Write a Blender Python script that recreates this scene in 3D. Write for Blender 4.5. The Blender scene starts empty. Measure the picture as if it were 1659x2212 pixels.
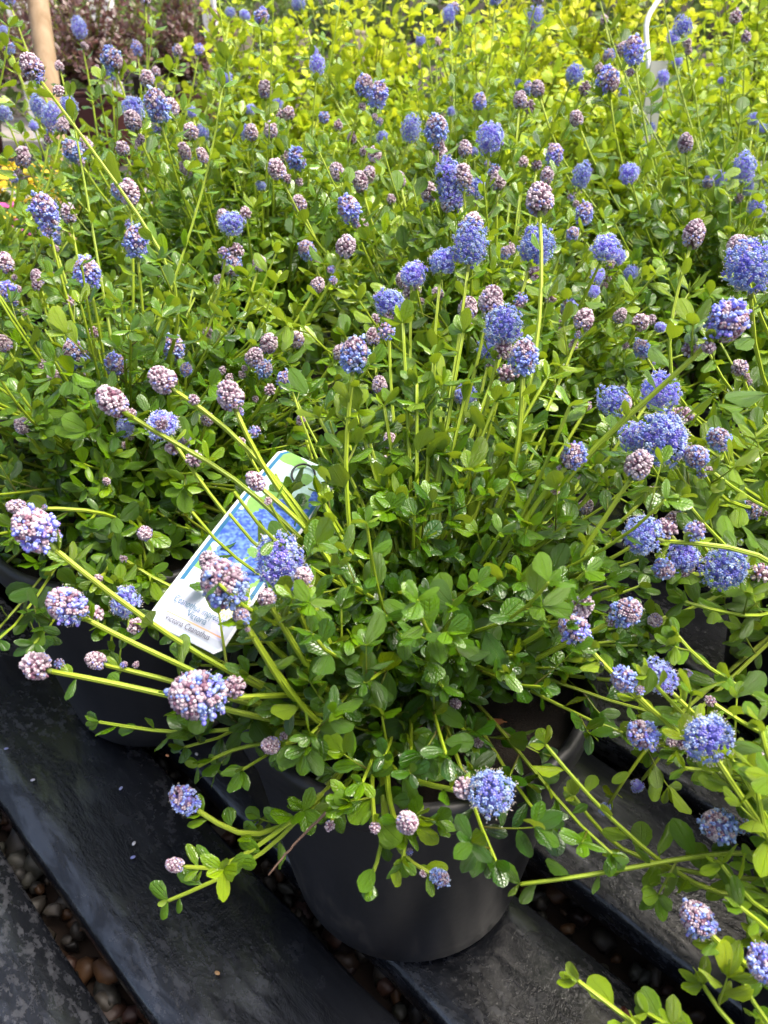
import bpy, math, random
import numpy as np
from mathutils import Vector, Matrix

# ------------------------------------------------------------------ camera, sky, sun, exposure
SC = bpy.context.scene
COL = SC.collection
PITCH = math.radians(31.5)
CAM = np.array([0.0, 0.0, 0.62])
FPX = 1662.0                      # focal length in pixels of a 1659 x 2212 frame
cam_d = bpy.data.cameras.new('camera')
cam = bpy.data.objects.new('camera', cam_d); COL.objects.link(cam)
cam.location = CAM
cam.rotation_euler = (math.radians(90) - PITCH, 0, 0)
cam_d.sensor_fit = 'VERTICAL'
cam_d.sensor_height = 34.6
cam_d.lens = 34.6 * FPX / 2212.0
cam_d.clip_start = 0.02
cam_d.clip_end = 400
cam_d.dof.use_dof = True
cam_d.dof.focus_distance = 0.56
cam_d.dof.aperture_fstop = 12.0
SC.camera = cam
SC.cycles.max_bounces = 5; SC.cycles.diffuse_bounces = 3; SC.cycles.glossy_bounces = 2; SC.cycles.transmission_bounces = 5
SC.cycles.use_adaptive_sampling = True; SC.cycles.adaptive_threshold = 0.02

SUN_DIR = Vector((0.42, 0.02, 0.90)).normalized()      # towards the sun
w = bpy.data.worlds.new('World'); SC.world = w; w.use_nodes = True
nt = w.node_tree
bg = nt.nodes['Background']
sky = nt.nodes.new('ShaderNodeTexSky'); sky.sky_type = 'NISHITA'; sky.sun_disc = False
sky.sun_elevation = math.asin(SUN_DIR.z); sky.sun_rotation = math.atan2(SUN_DIR.x, SUN_DIR.y)
sky.air_density = 1.0; sky.dust_density = 7.0; sky.ozone_density = 0.0
nt.links.new(sky.outputs[0], bg.inputs[0]); bg.inputs[1].default_value = 0.15
sun_d = bpy.data.lights.new('sun', 'SUN'); sun = bpy.data.objects.new('sun', sun_d); COL.objects.link(sun)
sun_d.energy = 2.3; sun_d.angle = math.radians(28); sun_d.color = (1.0, 0.96, 0.88)
sun.rotation_euler = SUN_DIR.to_track_quat('Z', 'Y').to_euler()
sun.location = (2, 1, 4)
vs = SC.view_settings
vs.view_transform = 'Standard'; vs.look = 'None'; vs.gamma = 1.0; vs.exposure = 1.18; vs.use_curve_mapping = False

rng = np.random.default_rng(7)
random.seed(7)
FWD = np.array([0, math.cos(PITCH), -math.sin(PITCH)]); UPV = np.array([0, math.sin(PITCH), math.cos(PITCH)]); RGT = np.array([1.0, 0, 0])
ZUP = np.array([0, 0, 1.0])

def at(u, v, d):
    return CAM + d * (FWD + RGT * (u - 829.5) / FPX + UPV * (1106 - v) / FPX)
def proj(P):
    Q = P - CAM
    d = Q @ FWD
    return 829.5 + FPX * (Q @ RGT) / d, 1106 - FPX * (Q @ UPV) / d, d
def cr(a, b):
    a = np.asarray(a, float); b = np.asarray(b, float)
    return np.stack([a[..., 1] * b[..., 2] - a[..., 2] * b[..., 1], a[..., 2] * b[..., 0] - a[..., 0] * b[..., 2], a[..., 0] * b[..., 1] - a[..., 1] * b[..., 0]], -1)
def nrm(a):
    return a / (np.linalg.norm(a, axis=-1, keepdims=True) + 1e-9)

# ------------------------------------------------------------------ node helpers and materials
class NT:
    def __init__(s, name):
        s.m = bpy.data.materials.new(name); s.m.use_nodes = True
        s.t = s.m.node_tree; s.p = s.t.nodes['Principled BSDF']; s.out = s.t.nodes['Material Output']
    def n(s, typ, **kw):
        x = s.t.nodes.new(typ)
        for k, v in kw.items(): setattr(x, k, v)
        return x
    def l(s, a, b): s.t.links.new(a, b)
    def set(s, node, i, v):
        if hasattr(v, 'is_output') or isinstance(v, bpy.types.NodeSocket): s.l(v, node.inputs[i])
        else: node.inputs[i].default_value = v
    def math(s, op, a, b=0.0, c=None, clamp=False):
        x = s.n('ShaderNodeMath', operation=op, use_clamp=clamp)
        s.set(x, 0, a); s.set(x, 1, b)
        if c is not None: s.set(x, 2, c)
        return x.outputs[0]
    def mix(s, f, a, b):
        x = s.n('ShaderNodeMix', data_type='RGBA')
        s.set(x, 0, f); s.set(x, 6, a); s.set(x, 7, b)
        return x.outputs[2]
    def ramp(s, f, stops):
        x = s.n('ShaderNodeValToRGB'); e = x.color_ramp.elements
        while len(e) < len(stops): e.new(0.5)
        for q, (p, c) in zip(e, stops):
            q.position = p; q.color = (*c, 1) if len(c) == 3 else c
        s.set(x, 0, f)
        return x.outputs[0]
    def noise(s, scale, detail=4, vec=None, rough=0.5, dist=0.0):
        x = s.n('ShaderNodeTexNoise'); x.inputs['Scale'].default_value = scale
        x.inputs['Detail'].default_value = detail; x.inputs['Roughness'].default_value = rough
        x.inputs['Distortion'].default_value = dist
        if vec is not None: s.l(vec, x.inputs['Vector'])
        return x.outputs[0]
    def bump(s, h, strength, dist):
        x = s.n('ShaderNodeBump'); x.inputs['Strength'].default_value = strength; x.inputs['Distance'].default_value = dist
        s.l(h, x.inputs['Height']); s.l(x.outputs[0], s.p.inputs['Normal'])
        return x.outputs[0]
    def coord(s, scale=(1, 1, 1), rot=(0, 0, 0), kind='Object'):
        c = s.n('ShaderNodeTexCoord'); m = s.n('ShaderNodeMapping')
        m.inputs['Scale'].default_value = scale; m.inputs['Rotation'].default_value = rot
        s.l(c.outputs[kind], m.inputs['Vector'])
        return m.outputs[0]

def leaf_material(name, stops, back, rough=0.3, transl=0.28, tcol=None, veins=1.0, coat=0.0):
    k = NT(name)
    a = k.n('ShaderNodeAttribute', attribute_name='tint')
    oi = k.n('ShaderNodeObjectInfo')
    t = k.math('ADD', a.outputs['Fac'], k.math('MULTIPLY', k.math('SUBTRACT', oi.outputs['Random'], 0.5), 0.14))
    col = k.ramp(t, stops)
    uv = k.n('ShaderNodeUVMap'); sep = k.n('ShaderNodeSeparateXYZ'); k.l(uv.outputs[0], sep.inputs[0])
    x = k.math('MULTIPLY', k.math('ABSOLUTE', k.math('SUBTRACT', sep.outputs[0], 0.5)), 2.0)
    y = sep.outputs[1]
    mid = k.math('SUBTRACT', 1.0, k.math('MULTIPLY', x, 13.0), clamp=True)
    par = k.math('SUBTRACT', 1.0, k.math('MULTIPLY', k.math('ABSOLUTE', k.math('SUBTRACT', x, 0.5)), 12.0), clamp=True)
    par = k.math('MULTIPLY', par, k.math('SUBTRACT', 1.15, y, clamp=True))
    lat = k.math('SINE', k.math('MULTIPLY', k.math('SUBTRACT', y, k.math('MULTIPLY', x, 0.22)), 48.0))
    lat = k.math('POWER', k.math('MULTIPLY', k.math('ADD', lat, 1.0), 0.5), 5.0)
    vein = k.math('MAXIMUM', mid, k.math('MAXIMUM', k.math('MULTIPLY', par, 0.7), k.math('MULTIPLY', lat, 0.16)))
    lighter = k.mix(0.4, col, (*back, 1))
    mo = k.noise(260.0, 2)
    col2 = k.mix(k.math('MULTIPLY', vein, 0.6 * veins), col, lighter)
    col2 = k.mix(k.math('MULTIPLY', mo, 0.18), col2, (0.01, 0.03, 0.004, 1))
    geo = k.n('ShaderNodeNewGeometry')
    bcol = k.mix(0.42, col2, (*back, 1))
    fin = k.mix(geo.outputs['Backfacing'], col2, bcol)
    k.l(fin, k.p.inputs['Base Color'])
    rr = k.math('ADD', k.math('MULTIPLY', geo.outputs['Backfacing'], 0.3), k.math('ADD', rough - 0.08, k.math('MULTIPLY', k.noise(90.0, 2), 0.2)))
    k.l(rr, k.p.inputs['Roughness'])
    k.p.inputs['Specular IOR Level'].default_value = 0.55
    bn = k.bump(k.math('SUBTRACT', k.math('MULTIPLY', k.noise(150.0, 2), 0.5), vein), 0.7 * veins, 0.0014)
    k.p.inputs['Coat Weight'].default_value = coat; k.p.inputs['Coat Roughness'].default_value = 0.1; k.l(bn, k.p.inputs['Coat Normal'])
    tr = k.n('ShaderNodeBsdfTranslucent')
    k.l(k.mix(0.5, fin, (*(tcol or (0.35, 0.55, 0.02)), 1)), tr.inputs[0])
    ms = k.n('ShaderNodeMixShader'); ms.inputs[0].default_value = transl
    k.l(k.p.outputs[0], ms.inputs[1]); k.l(tr.outputs[0], ms.inputs[2]); k.l(ms.outputs[0], k.out.inputs[0])
    return k.m

M = {}
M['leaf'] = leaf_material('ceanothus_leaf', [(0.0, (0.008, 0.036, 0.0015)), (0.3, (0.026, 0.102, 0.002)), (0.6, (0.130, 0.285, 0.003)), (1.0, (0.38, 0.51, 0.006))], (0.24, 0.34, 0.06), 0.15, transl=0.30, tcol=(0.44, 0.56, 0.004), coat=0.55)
M['gold_leaf'] = leaf_material('golden_leaf', [(0.0, (0.05, 0.14, 0.003)), (0.4, (0.20, 0.37, 0.004)), (0.75, (0.46, 0.60, 0.006)), (1.0, (0.78, 0.76, 0.02))], (0.5, 0.6, 0.1), 0.45, 0.35, (0.75, 0.8, 0.02), 0.5)
M['wine_leaf'] = leaf_material('burgundy_leaf', [(0.0, (0.02, 0.012, 0.010)), (0.5, (0.06, 0.022, 0.024)), (0.8, (0.13, 0.055, 0.055)), (1.0, (0.20, 0.22, 0.09))], (0.4, 0.28, 0.26), 0.4, 0.12, (0.4, 0.1, 0.08), 0.4)
M['far_leaf'] = leaf_material('far_leaf', [(0.0, (0.03, 0.07, 0.015)), (1.0, (0.16, 0.24, 0.05))], (0.2, 0.3, 0.1), 0.5, 0.15, None, 0.2)
M['yellow_petal'] = leaf_material('yellow_petal', [(0.0, (0.55, 0.38, 0.01)), (1.0, (0.85, 0.62, 0.02))], (0.8, 0.6, 0.05), 0.6, 0.2, (0.9, 0.7, 0.05), 0.1)
M['pink_petal'] = leaf_material('pink_petal', [(0.0, (0.5, 0.05, 0.28)), (1.0, (0.75, 0.16, 0.42))], (0.8, 0.3, 0.5), 0.6, 0.2, (0.8, 0.2, 0.4), 0.1)

k = NT('green_stem')
a = k.n('ShaderNodeAttribute', attribute_name='tint')
c = k.ramp(a.outputs['Fac'], [(0.0, (0.07, 0.025, 0.012)), (0.22, (0.10, 0.07, 0.015)), (0.4, (0.17, 0.21, 0.018)), (0.7, (0.33, 0.46, 0.02)), (1.0, (0.50, 0.60, 0.05))])
vn = k.noise(400, 3)
k.l(k.mix(k.math('MULTIPLY', vn, 0.3), c, (0.10, 0.12, 0.01, 1)), k.p.inputs['Base Color'])
k.p.inputs['Roughness'].default_value = 0.42
uv = k.n('ShaderNodeUVMap'); sp = k.n('ShaderNodeSeparateXYZ'); k.l(uv.outputs[0], sp.inputs[0])
rib = k.math('SINE', k.math('MULTIPLY', sp.outputs[0], 6.2832 * 6))
k.bump(rib, 0.5, 0.0006)
M['stem'] = k.m

k = NT('flower_parts')
a = k.n('ShaderNodeAttribute', attribute_name='Col')
oi = k.n('ShaderNodeObjectInfo')
hs = k.n('ShaderNodeHueSaturation')
k.l(k.math('ADD', 0.85, k.math('MULTIPLY', oi.outputs['Random'], 0.3)), hs.inputs['Value'])
k.l(k.math('ADD', 0.485, k.math('MULTIPLY', oi.outputs['Random'], 0.03)), hs.inputs['Hue'])
k.l(a.outputs['Color'], hs.inputs['Color'])
k.l(hs.outputs[0], k.p.inputs['Base Color'])
k.p.inputs['Roughness'].default_value = 0.5
tr = k.n('ShaderNodeBsdfTranslucent'); k.l(hs.outputs[0], tr.inputs[0])
ms = k.n('ShaderNodeMixShader'); ms.inputs[0].default_value = 0.3
k.l(k.p.outputs[0], ms.inputs[1]); k.l(tr.outputs[0], ms.inputs[2]); k.l(ms.outputs[0], k.out.inputs[0])
M['flower'] = k.m

k = NT('black_pot_plastic')
v = k.coord(); sc_ = k.noise(1.0, 4, k.coord((40, 40, 6)), 0.7)
n1 = k.noise(9, 6, v, 0.6); n2 = k.noise(70, 4, v)
k.l(k.ramp(k.math('ADD', k.math('MULTIPLY', n1, 0.6), k.math('MULTIPLY', sc_, 0.4)), [(0.35, (0.009, 0.010, 0.012)), (0.54, (0.016, 0.016, 0.019)), (0.72, (0.07, 0.06, 0.05))]), k.p.inputs['Base Color'])
k.l(k.math('ADD', 0.22, k.math('MULTIPLY', k.math('ADD', n1, sc_), 0.25)), k.p.inputs['Roughness'])
k.bump(n2, 0.12, 0.002)
M['pot'] = k.m
k = NT('brown_pot_plastic')
k.p.inputs['Base Color'].default_value = (0.07, 0.016, 0.014, 1); k.p.inputs['Roughness'].default_value = 0.5
k.bump(k.noise(40, 3), 0.1, 0.002)
M['redpot'] = k.m
k = NT('potting_soil')
n1 = k.noise(160, 6)
k.l(k.ramp(n1, [(0.3, (0.008, 0.005, 0.004)), (0.7, (0.05, 0.03, 0.018))]), k.p.inputs['Base Color']); k.p.inputs['Roughness'].default_value = 0.95
k.bump(n1, 1.0, 0.012)
M['soil'] = k.m

k = NT('wet_black_wood')
v = k.coord(); vg = k.coord((3, 70, 70)); vf = k.coord((60, 170, 170)); vs_ = k.coord((55, 120, 120))
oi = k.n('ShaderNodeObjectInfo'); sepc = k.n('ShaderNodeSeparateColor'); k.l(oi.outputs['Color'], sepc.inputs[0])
grain = k.noise(1.0, 6, vg, 0.65, 0.6); fine = k.noise(1.0, 4, vf, 0.65, 0.3)
patch = k.noise(7.0, 6, v, 0.62, 0.5); spk = k.noise(210.0, 4, v, 0.7); streak = k.noise(1.0, 5, vs_, 0.7, 0.2)
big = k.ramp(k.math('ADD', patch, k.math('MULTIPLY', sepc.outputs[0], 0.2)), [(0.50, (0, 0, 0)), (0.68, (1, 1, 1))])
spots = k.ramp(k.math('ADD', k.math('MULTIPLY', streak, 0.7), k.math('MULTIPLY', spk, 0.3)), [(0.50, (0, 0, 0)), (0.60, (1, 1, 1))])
wear_sheen = k.math('MULTIPLY', k.math('ADD', 0.10, k.math('MULTIPLY', big, 0.90)), spots)
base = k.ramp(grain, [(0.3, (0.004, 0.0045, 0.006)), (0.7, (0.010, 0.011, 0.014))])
base = k.mix(k.math('MULTIPLY', wear_sheen, 0.7), base, (0.058, 0.060, 0.068, 1))  # bluish grey for weathered spots, with wet sky sheen painted into the colour
k.l(base, k.p.inputs['Base Color'])
k.l(k.math('ADD', 0.06, k.math('ADD', k.math('MULTIPLY', wear_sheen, 0.25), k.math('MULTIPLY', k.noise(30.0, 4, v), 0.32))), k.p.inputs['Roughness'])
hgt = k.math('ADD', k.math('MULTIPLY', grain, 0.5), k.math('ADD', k.math('MULTIPLY', fine, 0.5), k.math('MULTIPLY', spk, 0.5)))
k.bump(hgt, 0.42, 0.003)
k.l(k.ramp(k.noise(16.0, 5, k.coord((1, 3.5, 3.5)), 0.65, 0.6), [(0.46, (0, 0, 0)), (0.58, (1, 1, 1))]), k.p.inputs['Coat Weight']); k.p.inputs['Coat Roughness'].default_value = 0.16; k.p.inputs['Coat IOR'].default_value = 1.6
M['plank'] = k.m

def simple(name, col, rough=0.6, bumpscale=None, bs=0.2, bd=0.003, spread=0.25, metal=0.0):
    k = NT(name)
    n = k.noise(bumpscale or 20, 5)
    dark = tuple(x * (1 - spread) for x in col)
    k.l(k.ramp(n, [(0.3, dark), (0.7, col)]), k.p.inputs['Base Color'])
    k.p.inputs['Roughness'].default_value = rough; k.p.inputs['Metallic'].default_value = metal
    if bumpscale: k.bump(n, bs, bd)
    return k.m
M['concrete'] = simple('nursery_path', (0.30, 0.27, 0.25), 0.9, 30, 0.3, 0.004)
M['wood'] = NT('stake_wood')
k = M['wood']; vg = k.coord((30, 30, 2))
g = k.noise(1.0, 5, vg, 0.6, 0.5)
k.l(k.ramp(g, [(0.3, (0.22, 0.14, 0.07)), (0.7, (0.40, 0.29, 0.18))]), k.p.inputs['Base Color']); k.p.inputs['Roughness'].default_value = 0.8
k.bump(g, 0.3, 0.004); M['wood'] = k.m
M['white'] = simple('white_paint', (0.80, 0.79, 0.77), 0.5, 12, 0.05, 0.002, 0.1)
M['offwhite'] = simple('grey_white_plastic', (0.38, 0.39, 0.37), 0.5, 12, 0.05, 0.002, 0.1)
M['bench'] = simple('dark_bench_timber', (0.05, 0.045, 0.04), 0.8, 40, 0.3, 0.004)
M['claypot'] = simple('beige_pot', (0.42, 0.36, 0.27), 0.7, 25, 0.1, 0.002)
M['twig'] = simple('dead_twig', (0.20, 0.12, 0.08), 0.75, 300, 0.4, 0.001, 0.5)
M['redtwig'] = simple('red_brown_bark', (0.16, 0.04, 0.02), 0.6, 300, 0.4, 0.001, 0.5)
M['brownleaf'] = simple('dead_leaf', (0.28, 0.10, 0.03), 0.6, 200, 0.4, 0.001, 0.5)
k = NT('pebble')
a = k.n('ShaderNodeAttribute', attribute_name='Col')
k.l(k.mix(k.math('MULTIPLY', k.noise(220, 4), 0.5), a.outputs['Color'], (0.02, 0.015, 0.012, 1)), k.p.inputs['Base Color'])
k.p.inputs['Roughness'].default_value = 0.55
M['pebble'] = k.m
k = NT('printed_card')
a = k.n('ShaderNodeAttribute', attribute_name='Col')
k.l(a.outputs['Color'], k.p.inputs['Base Color']); k.p.inputs['Roughness'].default_value = 0.45; k.p.inputs['Specular IOR Level'].default_value = 0.25
M['print'] = k.m
M['ink_teal'] = simple('teal_ink', (0.005, 0.09, 0.18), 0.4, None, spread=0.0)
M['ink_grey'] = simple('grey_ink', (0.04, 0.035, 0.07), 0.4, None, spread=0.0)
M['black_tie'] = simple('black_tie', (0.012, 0.012, 0.012), 0.4, None, spread=0.1)
k = NT('water'); k.p.inputs['Roughness'].default_value = 0.0; k.p.inputs['IOR'].default_value = 1.33
k.p.inputs['Transmission Weight'].default_value = 1.0; M['water'] = k.m

# ------------------------------------------------------------------ mesh helpers
def build_mesh(name, V, quads=None, tris=None, mat=None, uv=None, tint=None, colr=None, smooth=True, mats=None):
    V = np.asarray(V, np.float32); me = bpy.data.meshes.new(name)
    nq = 0 if quads is None else len(quads); ntr = 0 if tris is None else len(tris)
    idx = []
    if nq: idx.append(np.asarray(quads, np.int32).ravel())
    if ntr: idx.append(np.asarray(tris, np.int32).ravel())
    idx = np.concatenate(idx)
    me.vertices.add(len(V)); me.vertices.foreach_set('co', V.ravel())
    me.loops.add(len(idx)); me.loops.foreach_set('vertex_index', idx)
    me.polygons.add(nq + ntr)
    st = np.concatenate([np.arange(nq) * 4, nq * 4 + np.arange(ntr) * 3]).astype(np.int32)
    me.polygons.foreach_set('loop_start', st)
    me.polygons.foreach_set('use_smooth', np.full(nq + ntr, smooth, bool))
    if uv is not None:
        ul = me.uv_layers.new(name='UVMap')
        ul.data.foreach_set('uv', np.asarray(uv, np.float32)[idx].ravel())
    if tint is not None:
        at_ = me.attributes.new('tint', 'FLOAT', 'POINT'); at_.data.foreach_set('value', np.asarray(tint, np.float32))
    if colr is not None:
        at_ = me.attributes.new('Col', 'FLOAT_COLOR', 'POINT')
        c4 = np.ones((len(V), 4), np.float32); c4[:, :3] = colr; at_.data.foreach_set('color', c4.ravel())
    me.update(calc_edges=True); me.validate()
    if mat: me.materials.append(mat)
    return me

def link(name, me, parent=None, mw=None, kind=None):
    o = bpy.data.objects.new(name, me); COL.objects.link(o)
    if parent is not None:
        o.parent = parent
        base = Matrix.Translation(parent.location) if parent.parent is None else Matrix.Identity(4)
        o.matrix_basis = base.inverted() @ (mw if mw is not None else Matrix.Identity(4))
    elif mw is not None:
        o.matrix_basis = mw
    if kind: o['kind'] = kind
    return o
def empty(name, loc, label=None, cat=None, group=None, kind=None):
    o = bpy.data.objects.new(name, None); COL.objects.link(o); o.location = loc; o.empty_display_size = 0.02
    return tag(o, label, cat, group, kind)
def tag(o, label=None, cat=None, group=None, kind=None):
    if label: o['label'] = label
    if cat: o['category'] = cat
    if group: o['group'] = group
    if kind: o['kind'] = kind
    return o

def ico(sub):
    t = (1 + 5 ** 0.5) / 2
    v = [(-1, t, 0), (1, t, 0), (-1, -t, 0), (1, -t, 0), (0, -1, t), (0, 1, t), (0, -1, -t), (0, 1, -t), (t, 0, -1), (t, 0, 1), (-t, 0, -1), (-t, 0, 1)]
    f = [(0, 11, 5), (0, 5, 1), (0, 1, 7), (0, 7, 10), (0, 10, 11), (1, 5, 9), (5, 11, 4), (11, 10, 2), (10, 7, 6), (7, 1, 8), (3, 9, 4), (3, 4, 2), (3, 2, 6), (3, 6, 8), (3, 8, 9), (4, 9, 5), (2, 4, 11), (6, 2, 10), (8, 6, 7), (9, 8, 1)]
    v = [tuple(nrm(np.array(x, float))) for x in v]
    for _ in range(sub):
        c = {}; nf = []
        def mid(a, b):
            key = (min(a, b), max(a, b))
            if key not in c:
                v.append(tuple(nrm((np.array(v[a]) + np.array(v[b])) / 2))); c[key] = len(v) - 1
            return c[key]
        for a, b, d in f:
            e, g, h = mid(a, b), mid(b, d), mid(d, a)
            nf += [(a, e, h), (b, g, e), (d, h, g), (e, g, h)]
        f = nf
    return np.array(v), np.array(f)
ICO0, ICO1, ICO2 = ico(0), ico(1), ico(2)

def lathe(profile, seg=48, jitter=0.0):
    V = []; F = []
    n = len(profile)
    for i in range(seg):
        a = 2 * math.pi * i / seg
        for r, z in profile: V.append((r * math.cos(a), r * math.sin(a), z))
    for i in range(seg):
        j = (i + 1) % seg
        for q in range(n - 1): F.append((i * n + q, j * n + q, j * n + q + 1, i * n + q + 1))
    return np.array(V), np.array(F)

def boxmesh(sx, sy, sz, bev=0.0):
    # box centred on x,y with z from 0 to sz, chamfered top edges
    b = bev
    r = [(0, 0), (0, sz - b), (b, sz)] if b else [(0, 0), (0, sz)]
    V = []; 
    for ins, z in r:
        V += [(-sx / 2 + ins, -sy / 2 + ins, z), (sx / 2 - ins, -sy / 2 + ins, z), (sx / 2 - ins, sy / 2 - ins, z), (-sx / 2 + ins, sy / 2 - ins, z)]
    Q = [(3, 2, 1, 0)]
    for L in range(len(r) - 1):
        for i in range(4):
            j = (i + 1) % 4
            Q.append((L * 4 + i, L * 4 + j, L * 4 + 4 + j, L * 4 + 4 + i))
    m = (len(r) - 1) * 4
    Q.append((m, m + 1, m + 2, m + 3))
    return np.array(V), np.array(Q)

def spline(pts, n):
    P = np.array(pts, float)
    c = np.concatenate([[0], np.cumsum(np.linalg.norm(np.diff(P, axis=0), axis=1))])
    t = np.linspace(0, c[-1], 60)
    C = np.stack([np.interp(t, c, P[:, i]) for i in range(3)], 1)
    for _ in range(45): C[1:-1] = C[1:-1] * .5 + (C[:-2] + C[2:]) * .25
    return C[np.round(np.linspace(0, 59, n)).astype(int)]
def bez(p0, p1, p2, p3, n):
    t = np.linspace(0, 1, n)[:, None]
    return (1 - t) ** 3 * p0 + 3 * (1 - t) ** 2 * t * p1 + 3 * (1 - t) * t ** 2 * p2 + t ** 3 * p3

def tube(P, R, sides=6, tint=None):
    P = np.asarray(P, float); n = len(P)
    T = nrm(np.gradient(P, axis=0))
    ref = np.array([1.0, 0.13, 0.07]) if abs(T[0][0]) < 0.8 else np.array([0.1, 1.0, 0.05])
    U = nrm(cr(T[0], ref)); Us = []
    for i in range(n):
        U = nrm(U - (U @ T[i]) * T[i]); Us.append(U)
    Us = np.array(Us); W = cr(T, Us)
    a = np.linspace(0, 2 * math.pi, sides, endpoint=False)
    R = np.broadcast_to(np.asarray(R, float), (n,))
    V = P[:, None] + R[:, None, None] * (np.cos(a)[None, :, None] * Us[:, None] + np.sin(a)[None, :, None] * W[:, None])
    V = V.reshape(-1, 3)
    uv = np.zeros((n * sides, 2)); uv[:, 0] = np.tile(np.arange(sides) / sides, n); uv[:, 1] = np.repeat(np.linspace(0, 1, n), sides)
    J = np.arange(sides); K = (J + 1) % sides; I = (np.arange(n - 1) * sides)[:, None]
    Q = np.stack([I + J, I + K, I + sides + K, I + sides + J], -1).reshape(-1, 4)
    V = np.vstack([V, P[-1:] + T[-1:] * R[-1]]); uv = np.vstack([uv, [[0.5, 1]]])
    Q = np.array(Q); ti = np.array([((n - 1) * sides + j, (n - 1) * sides + (j + 1) % sides, n * sides) for j in range(sides)])
    tn = np.zeros(n) if tint is None else np.broadcast_to(np.asarray(tint, float), (n,))
    tn = np.append(np.repeat(tn, sides), tn[-1])
    return V, Q, ti, uv, tn

class Bag:                       # collects tubes into one mesh
    def __init__(s): s.V = []; s.Q = []; s.T = []; s.uv = []; s.tn = []; s.o = 0
    def add(s, V, Q, T, uv, tn):
        s.V.append(V); s.Q.append(Q + s.o); s.T.append(T + s.o); s.uv.append(uv); s.tn.append(tn); s.o += len(V)
    def mesh(s, name, mat):
        return build_mesh(name, np.vstack(s.V), np.vstack(s.Q), np.vstack(s.T), mat, np.vstack(s.uv), np.concatenate(s.tn))

# ------------------------------------------------------------------ leaf templates
def leaf_template(rows, cols, half=0.27, arch=0.12, fold=0.10, obov=0.85, twist=0.0, serr=0.0, wav=0.0):
    V = []; UV = []
    for i in range(rows):
        t = 0.5 - 0.5 * math.cos(math.pi * (i / (rows - 1)) ** 0.92)
        w = max(math.sin(math.pi * max(t - 0.06, 0) ** obov / (0.94 ** obov)), 0) ** 0.55 * half if t > 0.06 else 0.0
        w = max(w, 0.022 if t < 0.2 else 0.012)
        if serr and 0 < i < rows - 1: w *= 1 + serr * (1 if i % 2 else -1)
        for j in range(cols):
            s = 2 * j / (cols - 1) - 1
            x = s * w
            z = fold * abs(x) - 1.0 * fold * x * x / max(half, 1e-3) * 1.5 - arch * t * t + 0.06 * t
            z += wav * math.sin(t * 9 + (2 if s > 0 else 0)) * abs(s) * w
            ca, sa = math.cos(twist * t), math.sin(twist * t)
            V.append((x * ca, t, z + x * sa)); UV.append((0.5 + 0.5 * s, t))
    Q = [(i * cols + j, i * cols + j + 1, (i + 1) * cols + j + 1, (i + 1) * cols + j) for i in range(rows - 1) for j in range(cols - 1)]
    return np.array(V), np.array(Q), np.array(UV)
SHAPES = [dict(half=0.235, arch=0.14, fold=0.6, obov=1.15, twist=0.15), dict(half=0.255, arch=0.05, fold=0.8, obov=1.3, twist=-0.2),
          dict(half=0.20, arch=0.26, fold=0.7, obov=1.1, twist=0.3, wav=0.12), dict(half=0.285, arch=0.10, fold=0.5, obov=1.4, twist=0.0, wav=0.08)]
HI = [leaf_template(15, 5, serr=0.028, **s) for s in SHAPES]
LO = [leaf_template(6, 5, **s) for s in SHAPES]
XLO = [leaf_template(5, 3, **s) for s in SHAPES]
TINTS = [0.08, 0.22, 0.36, 0.5, 0.64, 0.8, 0.95]
LEAFMESH = {}; HEADS = []
def leaf_mesh(matname, shape, ti):
    key = (matname, shape, ti)
    if key not in LEAFMESH:
        V, Q, UV = HI[shape]
        LEAFMESH[key] = build_mesh('leaf', V, Q, None, M[matname], UV, np.full(len(V), TINTS[ti]))
    return LEAFMESH[key]

class Leaves:
    def __init__(s): s.rows = []
    def add(s, p, d, n, L, W, tint, shape=None):
        s.rows.append((*p, *d, *n, L, W, tint, random.randrange(4) if shape is None else shape))
    def arr(s): return np.array(s.rows, float).reshape(-1, 13)

def bake_leaves(A, mat, tmpl):
    Vs, Qs, UVs, Ts = [], [], [], []; off = 0
    for sh in range(4):
        B = A[A[:, 12] == sh]
        if not len(B): continue
        V, Q, UV = tmpl[sh]
        D = nrm(B[:, 3:6]); N = nrm(B[:, 6:9] - (B[:, 6:9] * D).sum(1, keepdims=True) * D); S = cr(D, N)
        L = B[:, 9][:, None, None]; W = B[:, 10][:, None, None]
        X = B[:, None, 0:3] + L * (V[None, :, 0:1] * W * S[:, None] + V[None, :, 1:2] * D[:, None] + V[None, :, 2:3] * N[:, None])
        n = len(B); nv = len(V)
        Vs.append(X.reshape(-1, 3)); UVs.append(np.tile(UV, (n, 1))); Ts.append(np.repeat(B[:, 11], nv))
        Qs.append((Q[None] + (np.arange(n) * nv)[:, None, None]).reshape(-1, 4) + off); off += n * nv
    return build_mesh('leaves', np.vstack(Vs), np.vstack(Qs), None, M[mat], np.vstack(UVs), np.concatenate(Ts))

def leaf_matrix(r):
    D = nrm(r[3:6]); N = nrm(r[6:9] - (r[6:9] @ D) * D); S = cr(D, N); L = r[9]
    m = Matrix.Identity(4)
    for i in range(3):
        m[i][0] = S[i] * L * r[10]; m[i][1] = D[i] * L; m[i][2] = N[i] * L; m[i][3] = r[i]
    return m

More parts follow.
